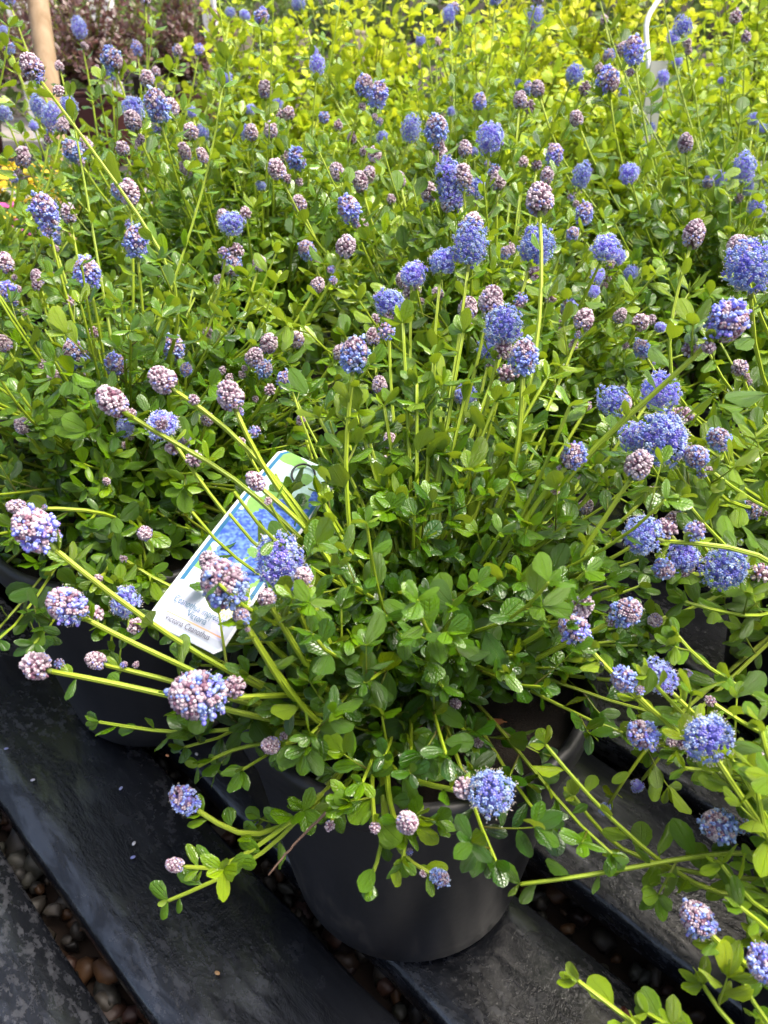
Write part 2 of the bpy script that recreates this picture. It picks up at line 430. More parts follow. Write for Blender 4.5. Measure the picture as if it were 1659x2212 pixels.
# ------------------------------------------------------------------ flower cluster meshes (unit width 1, base at origin, axis +Z)
def fib(n, zlo=-0.92, zhi=1.0):
    i = np.arange(n) + 0.5
    z = zlo + (zhi - zlo) * i / n
    th = i * 2.399963
    r = np.sqrt(np.maximum(0, 1 - z * z))
    return np.stack([r * np.cos(th), r * np.sin(th), z], 1)
class Beads:
    def __init__(s): s.V = []; s.F = []; s.C = []; s.o = 0
    def bead(s, p, d, r, el, col, t=ICO1):
        d = nrm(np.array(d)); a = nrm(cr(d, [0.31, 0.2, 0.9])); b = cr(d, a)
        V = t[0]
        X = p + r * (V[:, 0:1] * a + V[:, 1:2] * b + el * V[:, 2:3] * d)
        s.V.append(X); s.F.append(t[1] + s.o); s.C.append(np.tile(col, (len(V), 1))); s.o += len(V)
    def line(s, p, q, r, col):
        d = nrm(q - p); a = nrm(cr(d, [0.31, 0.2, 0.9])); b = cr(d, a)
        X = [p + r * (math.cos(x) * a + math.sin(x) * b) for x in (0, 2.09, 4.19)] + [q + r * (math.cos(x) * a + math.sin(x) * b) for x in (0, 2.09, 4.19)]
        F = [(0, 1, 4), (0, 4, 3), (1, 2, 5), (1, 5, 4), (2, 0, 3), (2, 3, 5)]
        s.V.append(np.array(X)); s.F.append(np.array(F) + s.o); s.C.append(np.tile(col, (6, 1))); s.o += 6
    def mesh(s, name): return build_mesh(name, np.vstack(s.V), None, np.vstack(s.F), M['flower'], colr=np.vstack(s.C))
MAUVE = np.array([0.46, 0.33, 0.40]); PALE = np.array([0.74, 0.62, 0.67]); PLUM = np.array([0.26, 0.12, 0.18]); BLUE = np.array([0.32, 0.40, 0.93]); SKYB = np.array([0.50, 0.61, 0.98]); VIOL = np.array([0.33, 0.29, 0.89]); CREAM = np.array([0.92, 0.84, 0.62]); FIL = np.array([0.55, 0.58, 0.85])
def pick(*opts):
    ws = np.array([o[0] for o in opts]); i = rng.choice(len(opts), p=ws / ws.sum())
    return opts[i][1] * rng.uniform(0.82, 1.15)
def blue(): return pick((5, BLUE), (5, SKYB), (2.5, VIOL))
def floret(B, c, d, s, openness):
    # hooded petals round a tiny centre, stamens with pale anthers
    a = nrm(cr(d, rng.normal(size=3))); b = cr(d, a)
    col = blue()
    for q in range(5):
        th = q * 2 * math.pi / 5 + rng.uniform(-.2, .2)
        e = math.cos(th) * a + math.sin(th) * b
        B.bead(c + s * (e * 0.75 * openness + d * rng.uniform(-.1, .25)), nrm(e + d * .8), s * 0.46, 1.25, np.clip(col * rng.uniform(.85, 1.2), 0, .95), ICO0)
    B.bead(c, d, s * 0.42, 1.0, col * 0.8, ICO0)
    for q in range(rng.integers(1, 4)):
        e = nrm(d + rng.normal(size=3) * 0.45)
        tip = c + e * s * rng.uniform(1.5, 2.1)
        B.line(c, tip, s * 0.07, FIL)
        B.bead(tip, e, s * 0.19, 1.2, CREAM, ICO0)
def make_bud(n=46, ar=1.2):
    B = Beads(); P = fib(n, -0.85, 1.0)
    for p in P:
        d = nrm(p * [1, 1, 0.8]); taper = 1 - 0.18 * max(p[2], 0)
        c = np.array([p[0] * 0.36 * taper, p[1] * 0.36 * taper, 0.5 * ar + p[2] * 0.40 * ar]) * rng.uniform(0.93, 1.05)
        r = 0.100 * rng.uniform(0.9, 1.15)
        B.bead(c, d + [0, 0, .25], r, 1.15, pick((4, MAUVE), (6, PALE), (.5, PLUM)))
        t1 = nrm(cr(d, [0.2, 0.1, 1])); t2 = cr(d, t1)
        for q in range(4):
            th = q * 1.57 + rng.uniform(0, 1)
            lowblue = 0.5 if p[2] < -0.25 else 0.10
            col = pick((3, MAUVE), (6, PALE), (1.8, PLUM), (lowblue * 5, BLUE * .8 + MAUVE * .3))
            B.bead(c + (math.cos(th) * t1 + math.sin(th) * t2) * r * 0.72 + d * r * 0.62, d, r * 0.5, 1.2, col)
    B.bead(np.array([0, 0, 0.5 * ar]), [0, 0, 1], 0.30, ar, PLUM, ICO2)
    B.bead(np.array([0, 0, 0.06]), [0, 0, 1], 0.10, 1.6, np.array([0.25, 0.33, 0.05]))
    return B.mesh('bud_cluster')
def make_half(n=90, ar=1.15, f=0.5, side=False):
    B = Beads(); P = fib(n, -0.9, 1.0)
    for p in P:
        d = nrm(p * [1, 1, 0.85]); key = p[0] * 0.9 + 0.1 if side else p[2]
        c = np.array([p[0] * 0.38, p[1] * 0.38, 0.5 * ar + p[2] * 0.42 * ar])
        if rng.random() < (f + (0.3 if key < 0.1 else -0.28)):
            c = c * rng.uniform(0.97, 1.12)
            if rng.random() < 0.6: floret(B, c + d * .03, d, 0.058, 0.9)
            else:
                for q in range(6):
                    o = rng.normal(size=3) * 0.042
                    B.bead(c + o + d * rng.uniform(0, .07), nrm(d + o * 6), 0.046 * rng.uniform(.85, 1.2), 1.25, blue())
        else:
            r = 0.085 * rng.uniform(.9, 1.1)
            B.bead(c, d, r, 1.1, pick((4, MAUVE), (4, PALE), (1, PLUM)))
            t1 = nrm(cr(d, [0.2, 0.1, 1])); t2 = cr(d, t1)
            for q in range(4):
                th = q * 1.57
                B.bead(c + (math.cos(th) * t1 + math.sin(th) * t2) * r * 0.7 + d * r * 0.6, d, r * 0.48, 1.2, pick((3, MAUVE), (4, PALE), (2, PLUM), (1.3, BLUE)))
    B.bead(np.array([0, 0, 0.5 * ar]), [0, 0, 1], 0.27, ar, VIOL * .5 + MAUVE * .3, ICO2)
    B.bead(np.array([0, 0, 0.05]), [0, 0, 1], 0.09, 1.6, np.array([0.25, 0.33, 0.05]))
    return B.mesh('flower_cluster')
def make_open(n=150, ar=1.0, gap=0.12):
    B = Beads(); P = fib(n, -0.88, 1.0)
    ctr = np.array([0, 0, 0.5 * ar]); lb = nrm(rng.normal(size=(7, 3))); la = rng.uniform(-.28, .2, 7)
    for p in P:
        if rng.random() < gap: continue
        lump = 1 + sum(a_ * max(0.0, float(p @ b_)) ** 3 for a_, b_ in zip(la, lb))
        d = nrm(p * [1, 1, 1 / ar]); j = rng.uniform(0.80, 1.06)
        c = ctr + np.array([p[0] * 0.44, p[1] * 0.44, p[2] * 0.44 * ar]) * j * lump + rng.normal(size=3) * 0.012
        floret(B, c, nrm(d + rng.normal(size=3) * .25), 0.047 * rng.uniform(.85, 1.2), 1.0)
        if rng.random() < 0.6: B.line(ctr - [0, 0, .1], c, 0.006, FIL * [.8, .85, 1])
    for p in fib(40): B.bead(ctr + p * [0.26, 0.26, 0.26 * ar] * rng.uniform(.8, 1.05), p, 0.06, 1, VIOL, ICO0)
    B.bead(np.array([0, 0, 0.06]), [0, 0, 1], 0.06, 2.2, np.array([0.25, 0.33, 0.05]))
    return B.mesh('flower_cluster')
CL = {'b': [make_bud(46, 1.2), make_bud(40, 1.05), make_bud(52, 1.38), make_bud(44, 1.15)],
      'h': [make_half(92, 1.2, .5), make_half(98, 1.35, .62), make_half(88, 1.05, .5, True), make_half(94, 1.15, .62)],
      'o': [make_open(150, 1.0), make_open(165, 1.2), make_open(140, 0.95, .2), make_open(185, 1.45), make_open(165, 1.3, .18), make_open(150, 1.1, .25)],
      's': [make_bud(24, 1.1), make_bud(22, 1.0), make_half(30, 1.1, .5)]}

# ------------------------------------------------------------------ the setting: ground, deck of planks, gravel
gv, gq = boxmesh(1, 1, 1)
def ground_sheet(name, x0, x1, y0, y1, z, mat):
    me = build_mesh(name, [(x0, y0, z), (x1, y0, z), (x1, y1, z), (x0, y1, z)], [(0, 1, 2, 3)], None, mat, smooth=False)
    return tag(link(name, me), kind='structure')
ground_sheet('ground', -200, 200, -60, 300, -0.075, M['soil'])
ground_sheet('path', -14, 14, 2.05, 9, -0.071, M['concrete'])

ANG = math.radians(135)            # the boards run from lower right to upper left
DU = np.array([math.cos(ANG), math.sin(ANG), 0]); DN = np.array([math.cos(ANG - math.pi / 2), math.sin(ANG - math.pi / 2), 0])
deck = empty('slat_decking', (0, 0.5, -0.03), 'black wet wooden slat decking that all the pots stand on', 'decking')
EDGES = [(-0.35, -0.235), (-0.215, -0.085), (-0.075, 0.061), (0.0825, 0.212), (0.236, 0.356), (0.400, 0.535), (0.562, 0.70), (0.725, 0.86), (0.885, 1.02), (1.045, 1.18), (1.205, 1.34), (1.365, 1.50)]
for i, (a0, a1) in enumerate(EDGES):
    w_ = a1 - a0; Ln = 3.4
    # board as a long strip with worn edges: rows along length
    ns = 90; xs = np.linspace(-Ln / 2, Ln / 2, ns)
    prof = [(-w_ / 2, -0.028), (-w_ / 2, -0.004), (-w_ / 2 + 0.004, 0.0), (-w_ / 4, 0.0006), (0, 0.0), (w_ / 4, -0.0004), (w_ / 2 - 0.004, 0.0), (w_ / 2, -0.004), (w_ / 2, -0.028)]
    V = []
    for x in xs:
        wob = 0.0015 * math.sin(x * 17 + i) + rng.normal() * 0.0007; wob2 = 0.0015 * math.sin(x * 13 + i * 2) + rng.normal() * 0.0007
        for q, (y, z) in enumerate(prof):
            V.append((x, y + (wob if q < 4 else wob2), z + (rng.normal() * 0.0004 if 1 < q < 7 else 0)))
    n_ = len(prof)
    Q = [(r * n_ + c_, (r + 1) * n_ + c_, (r + 1) * n_ + c_ + 1, r * n_ + c_ + 1) for r in range(ns - 1) for c_ in range(n_ - 1)]
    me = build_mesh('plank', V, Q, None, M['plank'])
    mid_ = DN * (a0 + a1) / 2 + DU * 0.45
    mw = Matrix(((DU[0], -DN[0], 0, mid_[0]), (DU[1], -DN[1], 0, mid_[1]), (0, 0, 1, rng.uniform(-0.002, 0.001)), (0, 0, 0, 1)))
    po = link('plank', me, deck, mw); po.color = ([0.3, 0.3, 0.9, 0.15, 0.0, 0.0, 0.2, 0.2, 0.2, 0.3, 0.2, 0.2][i], 0, 0, 1)     # amount of grey wear and painted sky sheen, most on the lower left board

Vs, Fs, Cs = [], [], []; off = 0
peb_cols = [(0.10, 0.10, 0.09), (0.17, 0.15, 0.12), (0.22, 0.09, 0.05), (0.06, 0.06, 0.06), (0.25, 0.20, 0.14), (0.20, 0.21, 0.17), (0.30, 0.14, 0.05), (0.13, 0.05, 0.04)]
cnt = 0
gaps = [(EDGES[i][1], EDGES[i + 1][0]) for i in range(len(EDGES) - 1)]
for (g0, g1) in gaps:
    for q in range(460 if g0 < 0.6 else 160):
        a_ = rng.uniform(g0 - 0.02, g1 + 0.02); b_ = rng.uniform(-0.75, 0.9)
        c_ = DN * a_ + DU * b_ + [0, 0, -0.066 + rng.uniform(0, 0.014)]
        if not (-0.8 < c_[0] < 0.8 and 0.05 < c_[1] < 1.5): continue
        r_ = rng.uniform(0.004, 0.012)
        t = ICO1[0] * (1 + rng.normal(size=(len(ICO1[0]), 1)) * 0.17) * r_ * rng.uniform(0.6, 1.3, size=3)
        th = rng.uniform(0, 6.28); R_ = np.array([[math.cos(th), -math.sin(th), 0], [math.sin(th), math.cos(th), 0], [0, 0, 1]])
        Vs.append(t @ R_.T + c_); Fs.append(ICO1[1] + off); off += len(t)
        Cs.append(np.tile(np.array(peb_cols[rng.integers(len(peb_cols))]) * rng.uniform(.08, .32), (len(t), 1)))
me = build_mesh('gravel', np.vstack(Vs), None, np.vstack(Fs), M['pebble'], colr=np.vstack(Cs))
tag(link('gravel', me), 'wet brown and grey gravel in the gaps between the boards', 'gravel', kind='stuff')

# ------------------------------------------------------------------ pots
def pot_meshes(rt=0.130, rb=0.098, h=0.232):
    V, Q = lathe([(0.0, 0.003), (rb - 0.008, 0.003), (rb - 0.003, 0.001), (rb, 0.006), (rb + (rt - rb) * 0.12, h * 0.12), (rb + (rt - rb) * 0.6, h * 0.6), (rt - 0.004, h - 0.030), (rt - 0.0035, h - 0.027)], 56)
    body = build_mesh('body', V, Q, None, M['pot'])
    V, Q = lathe([(rt - 0.0036, h - 0.027), (rt + 0.001, h - 0.026), (rt + 0.003, h - 0.022), (rt + 0.004, h - 0.004), (rt + 0.002, h), (rt - 0.003, h + 0.0005), (rt - 0.006, h - 0.003), (rt - 0.008, h - 0.03), (rt - 0.012, h - 0.06)], 56)
    rim = build_mesh('rim', V, Q, None, M['pot'])
    V, Q = lathe([(0.0, h - 0.022), (0.03, h - 0.02), (0.06, h - 0.025), (0.09, h - 0.022), (rt - 0.0072, h - 0.027)], 40)
    V = V + rng.normal(size=V.shape) * [0, 0, 0.002]
    soil = build_mesh('soil', V, Q, None, M['soil'])
    return body, rim, soil
POT = pot_meshes()
def pot(x, y, label, rot=0.0, z=0.003, meshes=POT, s=1.0, name='nursery_pot', group='black nursery pots on the decking', mats=None):
    root = empty(name, (x, y, z), label, 'pot', group)
    for nm, me in zip(('body', 'rim', 'soil'), meshes):
        mw = Matrix.Translation((x, y, z)) @ Matrix.Rotation(rot, 4, 'Z') @ Matrix.Scale(s, 4)
        link(nm, me, root, mw)
    return root

# ------------------------------------------------------------------ shrubs
class Shrub:
    def __init__(s, key, x, y, label, group='potted blue-flowering ceanothus shrubs', R=0.22, H=0.18, nfill=80, maxleaf=300, lo=LO, tintlift=0.0, zb=0.21, mat='leaf', L=0.0242, name='ceanothus_shrub', cat='shrub', W=1.0, droop=1, tb=(0.14, 0.42)):
        s.key = key; s.base = np.array([x, y, zb]); s.root = empty(name, (x, y, zb - 0.21 + 0.003 if mat == 'leaf' else zb), label, cat, group)
        s.R = R; s.H = H; s.nfill = nfill; s.leaves = Leaves(); s.maxleaf = maxleaf; s.lo = lo; s.lift = tintlift; s.mat = mat; s.L = L; s.W = W; s.droop = droop; s.tb = tb
    def leaf(s, p, T, az, ang, L, tint, W=None, upb=0.8, pr=None):
        tx, ty, tz = float(T[0]), float(T[1]), float(T[2])
        rx, ry, rz = (0.2, 0.1, 1.0) if abs(tz) < 0.9 else (1.0, 0.1, 0.0)
        ax, ay, az_ = ty * rz - tz * ry, tz * rx - tx * rz, tx * ry - ty * rx
        q = 1 / math.sqrt(ax * ax + ay * ay + az_ * az_ + 1e-12); ax *= q; ay *= q; az_ *= q
        bx, by, bz = ty * az_ - tz * ay, tz * ax - tx * az_, tx * ay - ty * ax
        c, sn = math.cos(az), math.sin(az); Rx, Ry, Rz = c * ax + sn * bx, c * ay + sn * by, c * az_ + sn * bz
        sa, ca = math.sin(ang), math.cos(ang); g = random.gauss
        D = (Rx * sa + tx * ca + g(0, .12), Ry * sa + ty * ca + g(0, .12), Rz * sa + tz * ca + g(0, .12))
        N = (tx * .6 + g(0, .28), ty * .6 + g(0, .28), tz * .6 + upb + g(0, .28))
        k_ = pr or 0.0
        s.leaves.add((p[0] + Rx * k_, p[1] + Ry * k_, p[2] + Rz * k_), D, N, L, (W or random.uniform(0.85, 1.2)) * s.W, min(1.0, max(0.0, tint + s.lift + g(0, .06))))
    def whorl(s, p, T, n, L, tint):
        az0 = rng.uniform(0, 6.28)
        for q in range(n):
            s.leaf(p, T, az0 + q * 2.4, rng.uniform(0.35, 1.15), L * rng.uniform(0.6, 1.1) * (1 - 0.35 * q / n), tint + 0.12 * q / n)
    def shoot(s, C, r0, r1, spacing, Ls, t0, t1, start=0.25, side=0.0, bag=None, stint=(0.45, 0.8), tipn=4):
        # stem along C with alternate leaves and leafy side shoots
        n = len(C); seg = np.linalg.norm(np.diff(C, axis=0), axis=1); cum = np.concatenate([[0], np.cumsum(seg)]); tot = cum[-1]
        bag.add(*tube(C, np.linspace(r0, r1, n), 6, np.linspace(stint[0], stint[1], n)))
        T = nrm(np.gradient(C, axis=0))
        q = start * tot + rng.uniform(0, spacing); az = rng.uniform(0, 6.28)
        while q < tot * 0.985:
            i = min(np.searchsorted(cum, q), n - 1); f = q / tot
            p = C[i - 1] + (C[i] - C[i - 1]) * ((q - cum[i - 1]) / max(seg[i - 1], 1e-6)); rr = r0 + (r1 - r0) * f
            L = Ls * rng.uniform(0.65, 1.22) * (1.0 if f < 0.8 else 0.8)
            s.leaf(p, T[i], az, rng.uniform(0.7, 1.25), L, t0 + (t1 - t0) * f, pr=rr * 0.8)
            if side and rng.random() < side * (1.15 - f * 0.7):
                sl = rng.uniform(0.015, 0.05) * (1.2 - 0.5 * f) * s.L / 0.0225
                aa = az + rng.uniform(-.4, .4)
                ref = np.array([0.2, 0.1, 1.0]) if abs(T[i][2]) < 0.9 else np.array([1.0, 0.1, 0])
                a = nrm(cr(T[i], ref)); b = cr(T[i], a); Rr = math.cos(aa) * a + math.sin(aa) * b
                dd = nrm(Rr * 0.8 + T[i] * 0.55 + ZUP * 0.35)
                S = bez(p, p + dd * sl * .4, p + dd * sl * .7 + ZUP * sl * .06, p + dd * sl + ZUP * sl * .15, 4)
                bag.add(*tube(S, np.linspace(rr * .6, rr * .35, 4), 4, np.linspace(stint[0], stint[1], 4)))
                s.whorl(S[-1], nrm(S[-1] - S[-2]), rng.integers(4, 7), Ls * 0.95, t0 + (t1 - t0) * f + 0.05)
                for e in (1, 2):
                    if rng.random() < .8: s.leaf(S[e], nrm(S[-1] - S[0]), rng.uniform(0, 6.28), 1.0, Ls * .8, t0 + (t1 - t0) * f)
            az += 2.4 + rng.uniform(-.3, .3); q += spacing * rng.uniform(0.7, 1.35)
        if tipn: s.whorl(C[-1], T[-1], tipn, Ls * 0.8, t1)
        return T
    def fill(s):
        for i in range(s.nfill):
            az = rng.uniform(0, 6.283); kk = math.sqrt(rng.uniform(0.01, 1.0))
            rad = s.R * kk * rng.uniform(0.85, 1.1)
            h = s.H * (1 - 0.85 * kk ** 2.2) * rng.uniform(0.55, 1.1)
            tip = s.base + [math.cos(az) * rad, math.sin(az) * rad, h + 0.015 - (0.05 * kk ** 4 if rng.random() < .5 * s.droop else 0)]
            p0 = s.base + [math.cos(az) * 0.03 * rng.random(), math.sin(az) * 0.03 * rng.random(), 0]
            L = np.linalg.norm(tip - p0)
            p1 = p0 + ZUP * L * .42 + (tip - p0) * .12; p2 = tip - nrm((tip - p0) * [1, 1, .5] + ZUP * rng.uniform(0.0, .06)) * L * .35
            C = bez(p0, p1, p2, tip, 9)
            bag = Bag(); t_ = rng.uniform(*s.tb)
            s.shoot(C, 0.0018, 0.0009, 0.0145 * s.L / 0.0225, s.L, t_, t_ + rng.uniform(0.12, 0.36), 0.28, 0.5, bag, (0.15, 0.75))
            if L > 0.05: link('branch', bag.mesh('branch', M['stem']), s.root)
    def flower(s, u, v, wpx, typ, depth, via=None, sats=0, tilt=None):
        tip = at(u, v, depth); size = wpx / FPX * depth * (.95 if typ != 'b' else 0.98)
        ms = CL[typ]; me = ms[rng.integers(len(ms))]
        if typ == 'b' and wpx < 30: me = CL['s'][rng.integers(2)]
        out = tip - s.base
        p0 = s.base + nrm(out * [1, 1, 0] + 1e-5) * min(0.03, np.linalg.norm(out[:2]) * .3) + rng.normal(size=3) * [0.01, 0.01, 0]
        L = np.linalg.norm(out)
        up = 0.6 if out[2] > 0.14 else 0.15
        td = nrm(nrm(out) + ZUP * up + rng.normal(size=3) * 0.07)
        half = size * 0.5
        if via:
            pts = [p0] + [at(*q) for q in via]
            end = tip - nrm(tip - pts[-1]) * half
            C = spline(pts + [end], 16)
            td = nrm(nrm(C[-1] - C[-2]) + ZUP * 0.25)
        else:
            end = tip - td * half
            C = bez(p0, p0 + ZUP * L * .3 + out * .08, end - td * L * .42, end, 14)
        bag = Bag(); yt = rng.uniform(0.5, 0.8); near = via is not None and depth < .5
        T = s.shoot(C, 0.0022 if near else .0021, (0.0012 if wpx < 40 else 0.0015) if near else .0013, (0.017 if v > 1580 else 0.0115 if u > 600 else 0.027) if near else 0.0175, s.L * 1.0, 0.3, yt, 0.15, 0.26, bag, (0.3, 0.85), 0)
        s.cur = link('stem', bag.mesh('stem', M['stem']), s.root)
        for q in range(rng.integers(2, 4)):        # narrow bracts under the head
            s.leaf(C[-1] - T[-1] * rng.uniform(0.001, 0.012), T[-1], rng.uniform(0, 6.28), rng.uniform(.6, 1.2), rng.uniform(0.008, 0.015), 0.75, 0.7)
        s.head(me, end, td, size, typ)
        if sats is None: sats = rng.integers(0, 3) if wpx > 36 else 0
        for q in range(sats):
            pp = C[-1] - T[-1] * (0.006 + 0.009 * q) * rng.uniform(.8, 1.3); dd = nrm(rng.normal(size=3) + ZUP * .6)
            s.head(CL['s'][rng.integers(3)], pp + dd * 0.002, dd, size * rng.uniform(.35, .5), 's')
    def head(s, me, p, axis, size, typ):
        axis = nrm(np.array(axis)); a = nrm(cr(axis, [0.3, 1, 0.1])); b = cr(axis, a)
        th = rng.uniform(0, 6.28); a2 = math.cos(th) * a + math.sin(th) * b; b2 = cr(axis, a2)
        m = Matrix.Identity(4)
        for i in range(3):
            m[i][0] = a2[i] * size; m[i][1] = b2[i] * size; m[i][2] = axis[i] * size; m[i][3] = p[i]
        link('bud_cluster' if typ in 'bs' else 'flower_cluster', me, s.cur, m)
        HEADS.append((*(p + axis * size * .5), size))

SH = {}
def add_shrub(key, x, y, label, potlabel, **kw):
    SH[key] = Shrub(key, x, y, label, **kw)
    pot(x, y, potlabel, rng.uniform(0, 6))
add_shrub('A', 0.02, 0.425, 'ceanothus shrub in front with the white printed plant tag tied to it', 'front black nursery pot fully in view on the boards', R=0.19, H=0.165, nfill=150, droop=0.1, tb=(0.05, 0.32), L=0.0195, W=1.15)
add_shrub('B', -0.245, 0.64, 'ceanothus shrub whose pot stands behind and left of the tagged one', 'black nursery pot half hidden behind the bud stems at left edge', R=0.25, H=0.235, nfill=150, tb=(0.06, 0.34), L=0.0225)
add_shrub('C', 0.47, 0.60, 'ceanothus shrub at the right edge behind the big blue flower trio', 'black nursery pot cut off by the right edge', R=0.21, H=0.2, nfill=95, L=0.0255)
add_shrub('D', 0.36, 0.27, 'ceanothus shrub reaching in from lower right with large near flowers', 'black nursery pot just outside the lower right edge', R=0.17, H=0.14, nfill=95, L=0.0215)
add_shrub('F', 0.12, 0.80, 'ceanothus shrub right behind the tagged one with massed open blue flowers', 'black nursery pot directly behind the front pot', R=0.24, H=0.29, nfill=125, L=0.0255)
add_shrub('G', -0.16, 1.02, 'ceanothus shrub in the middle of the bed behind the left bud stems', 'black nursery pot third back in the left middle row', R=0.26, H=0.31, nfill=95, L=0.0275, maxleaf=180)
add_shrub('H', -0.58, 0.90, 'ceanothus shrub at the left edge below the yellow flowers', 'black nursery pot at the far left under dense leaves', R=0.26, H=0.28, nfill=92, L=0.0275, maxleaf=200)
add_shrub('I', 0.46, 0.98, 'ceanothus shrub right of centre under the white hanging tag', 'black nursery pot right of centre in the third row', R=0.26, H=0.29, nfill=95, L=0.0275, maxleaf=200)
add_shrub('K', 0.82, 0.92, 'ceanothus shrub at the right edge beside the white board', 'black nursery pot beside the white board at the right', R=0.22, H=0.25, nfill=72, L=0.0275, maxleaf=120)
add_shrub('L', -0.45, 1.32, 'ceanothus shrub near the wooden stake with blurred pale blue flowers', 'black nursery pot nearest the wooden stake', R=0.24, H=0.27, nfill=60, L=0.0275, maxleaf=120, lo=XLO)
add_shrub('N', 0.12, 1.35, 'ceanothus shrub at the back in front of the golden bushes', 'black nursery pot in the back row before the golden bushes', R=0.28, H=0.33, nfill=72, L=0.0275, maxleaf=150, lo=XLO)
add_shrub('O', 0.66, 1.36, 'ceanothus shrub at the back right before the lime green bushes', 'black nursery pot at the back right of the bed', R=0.28, H=0.31, nfill=72, L=0.0275, maxleaf=150, lo=XLO)

DV = [(-200, 1.6), (0, 1.35), (100, 1.15), (200, 1.0), (300, 0.88), (400, 0.78), (500, 0.70), (600, 0.64), (700, 0.60), (800, 0.56), (900, 0.53), (1000, 0.51), (1100, 0.50), (1300, 0.48), (1500, 0.46), (1700, 0.44), (1900, 0.43), (2212, 0.40)]
def dflt(v, wpx, typ):
    d = np.interp(v, [a for a, b in DV], [b for a, b in DV])
    S = {'b': 0.0185, 'h': 0.024, 'o': 0.029}[typ]
    return d * float(np.clip((S / (wpx * d / FPX)) ** 0.5, 0.84, 1.15))
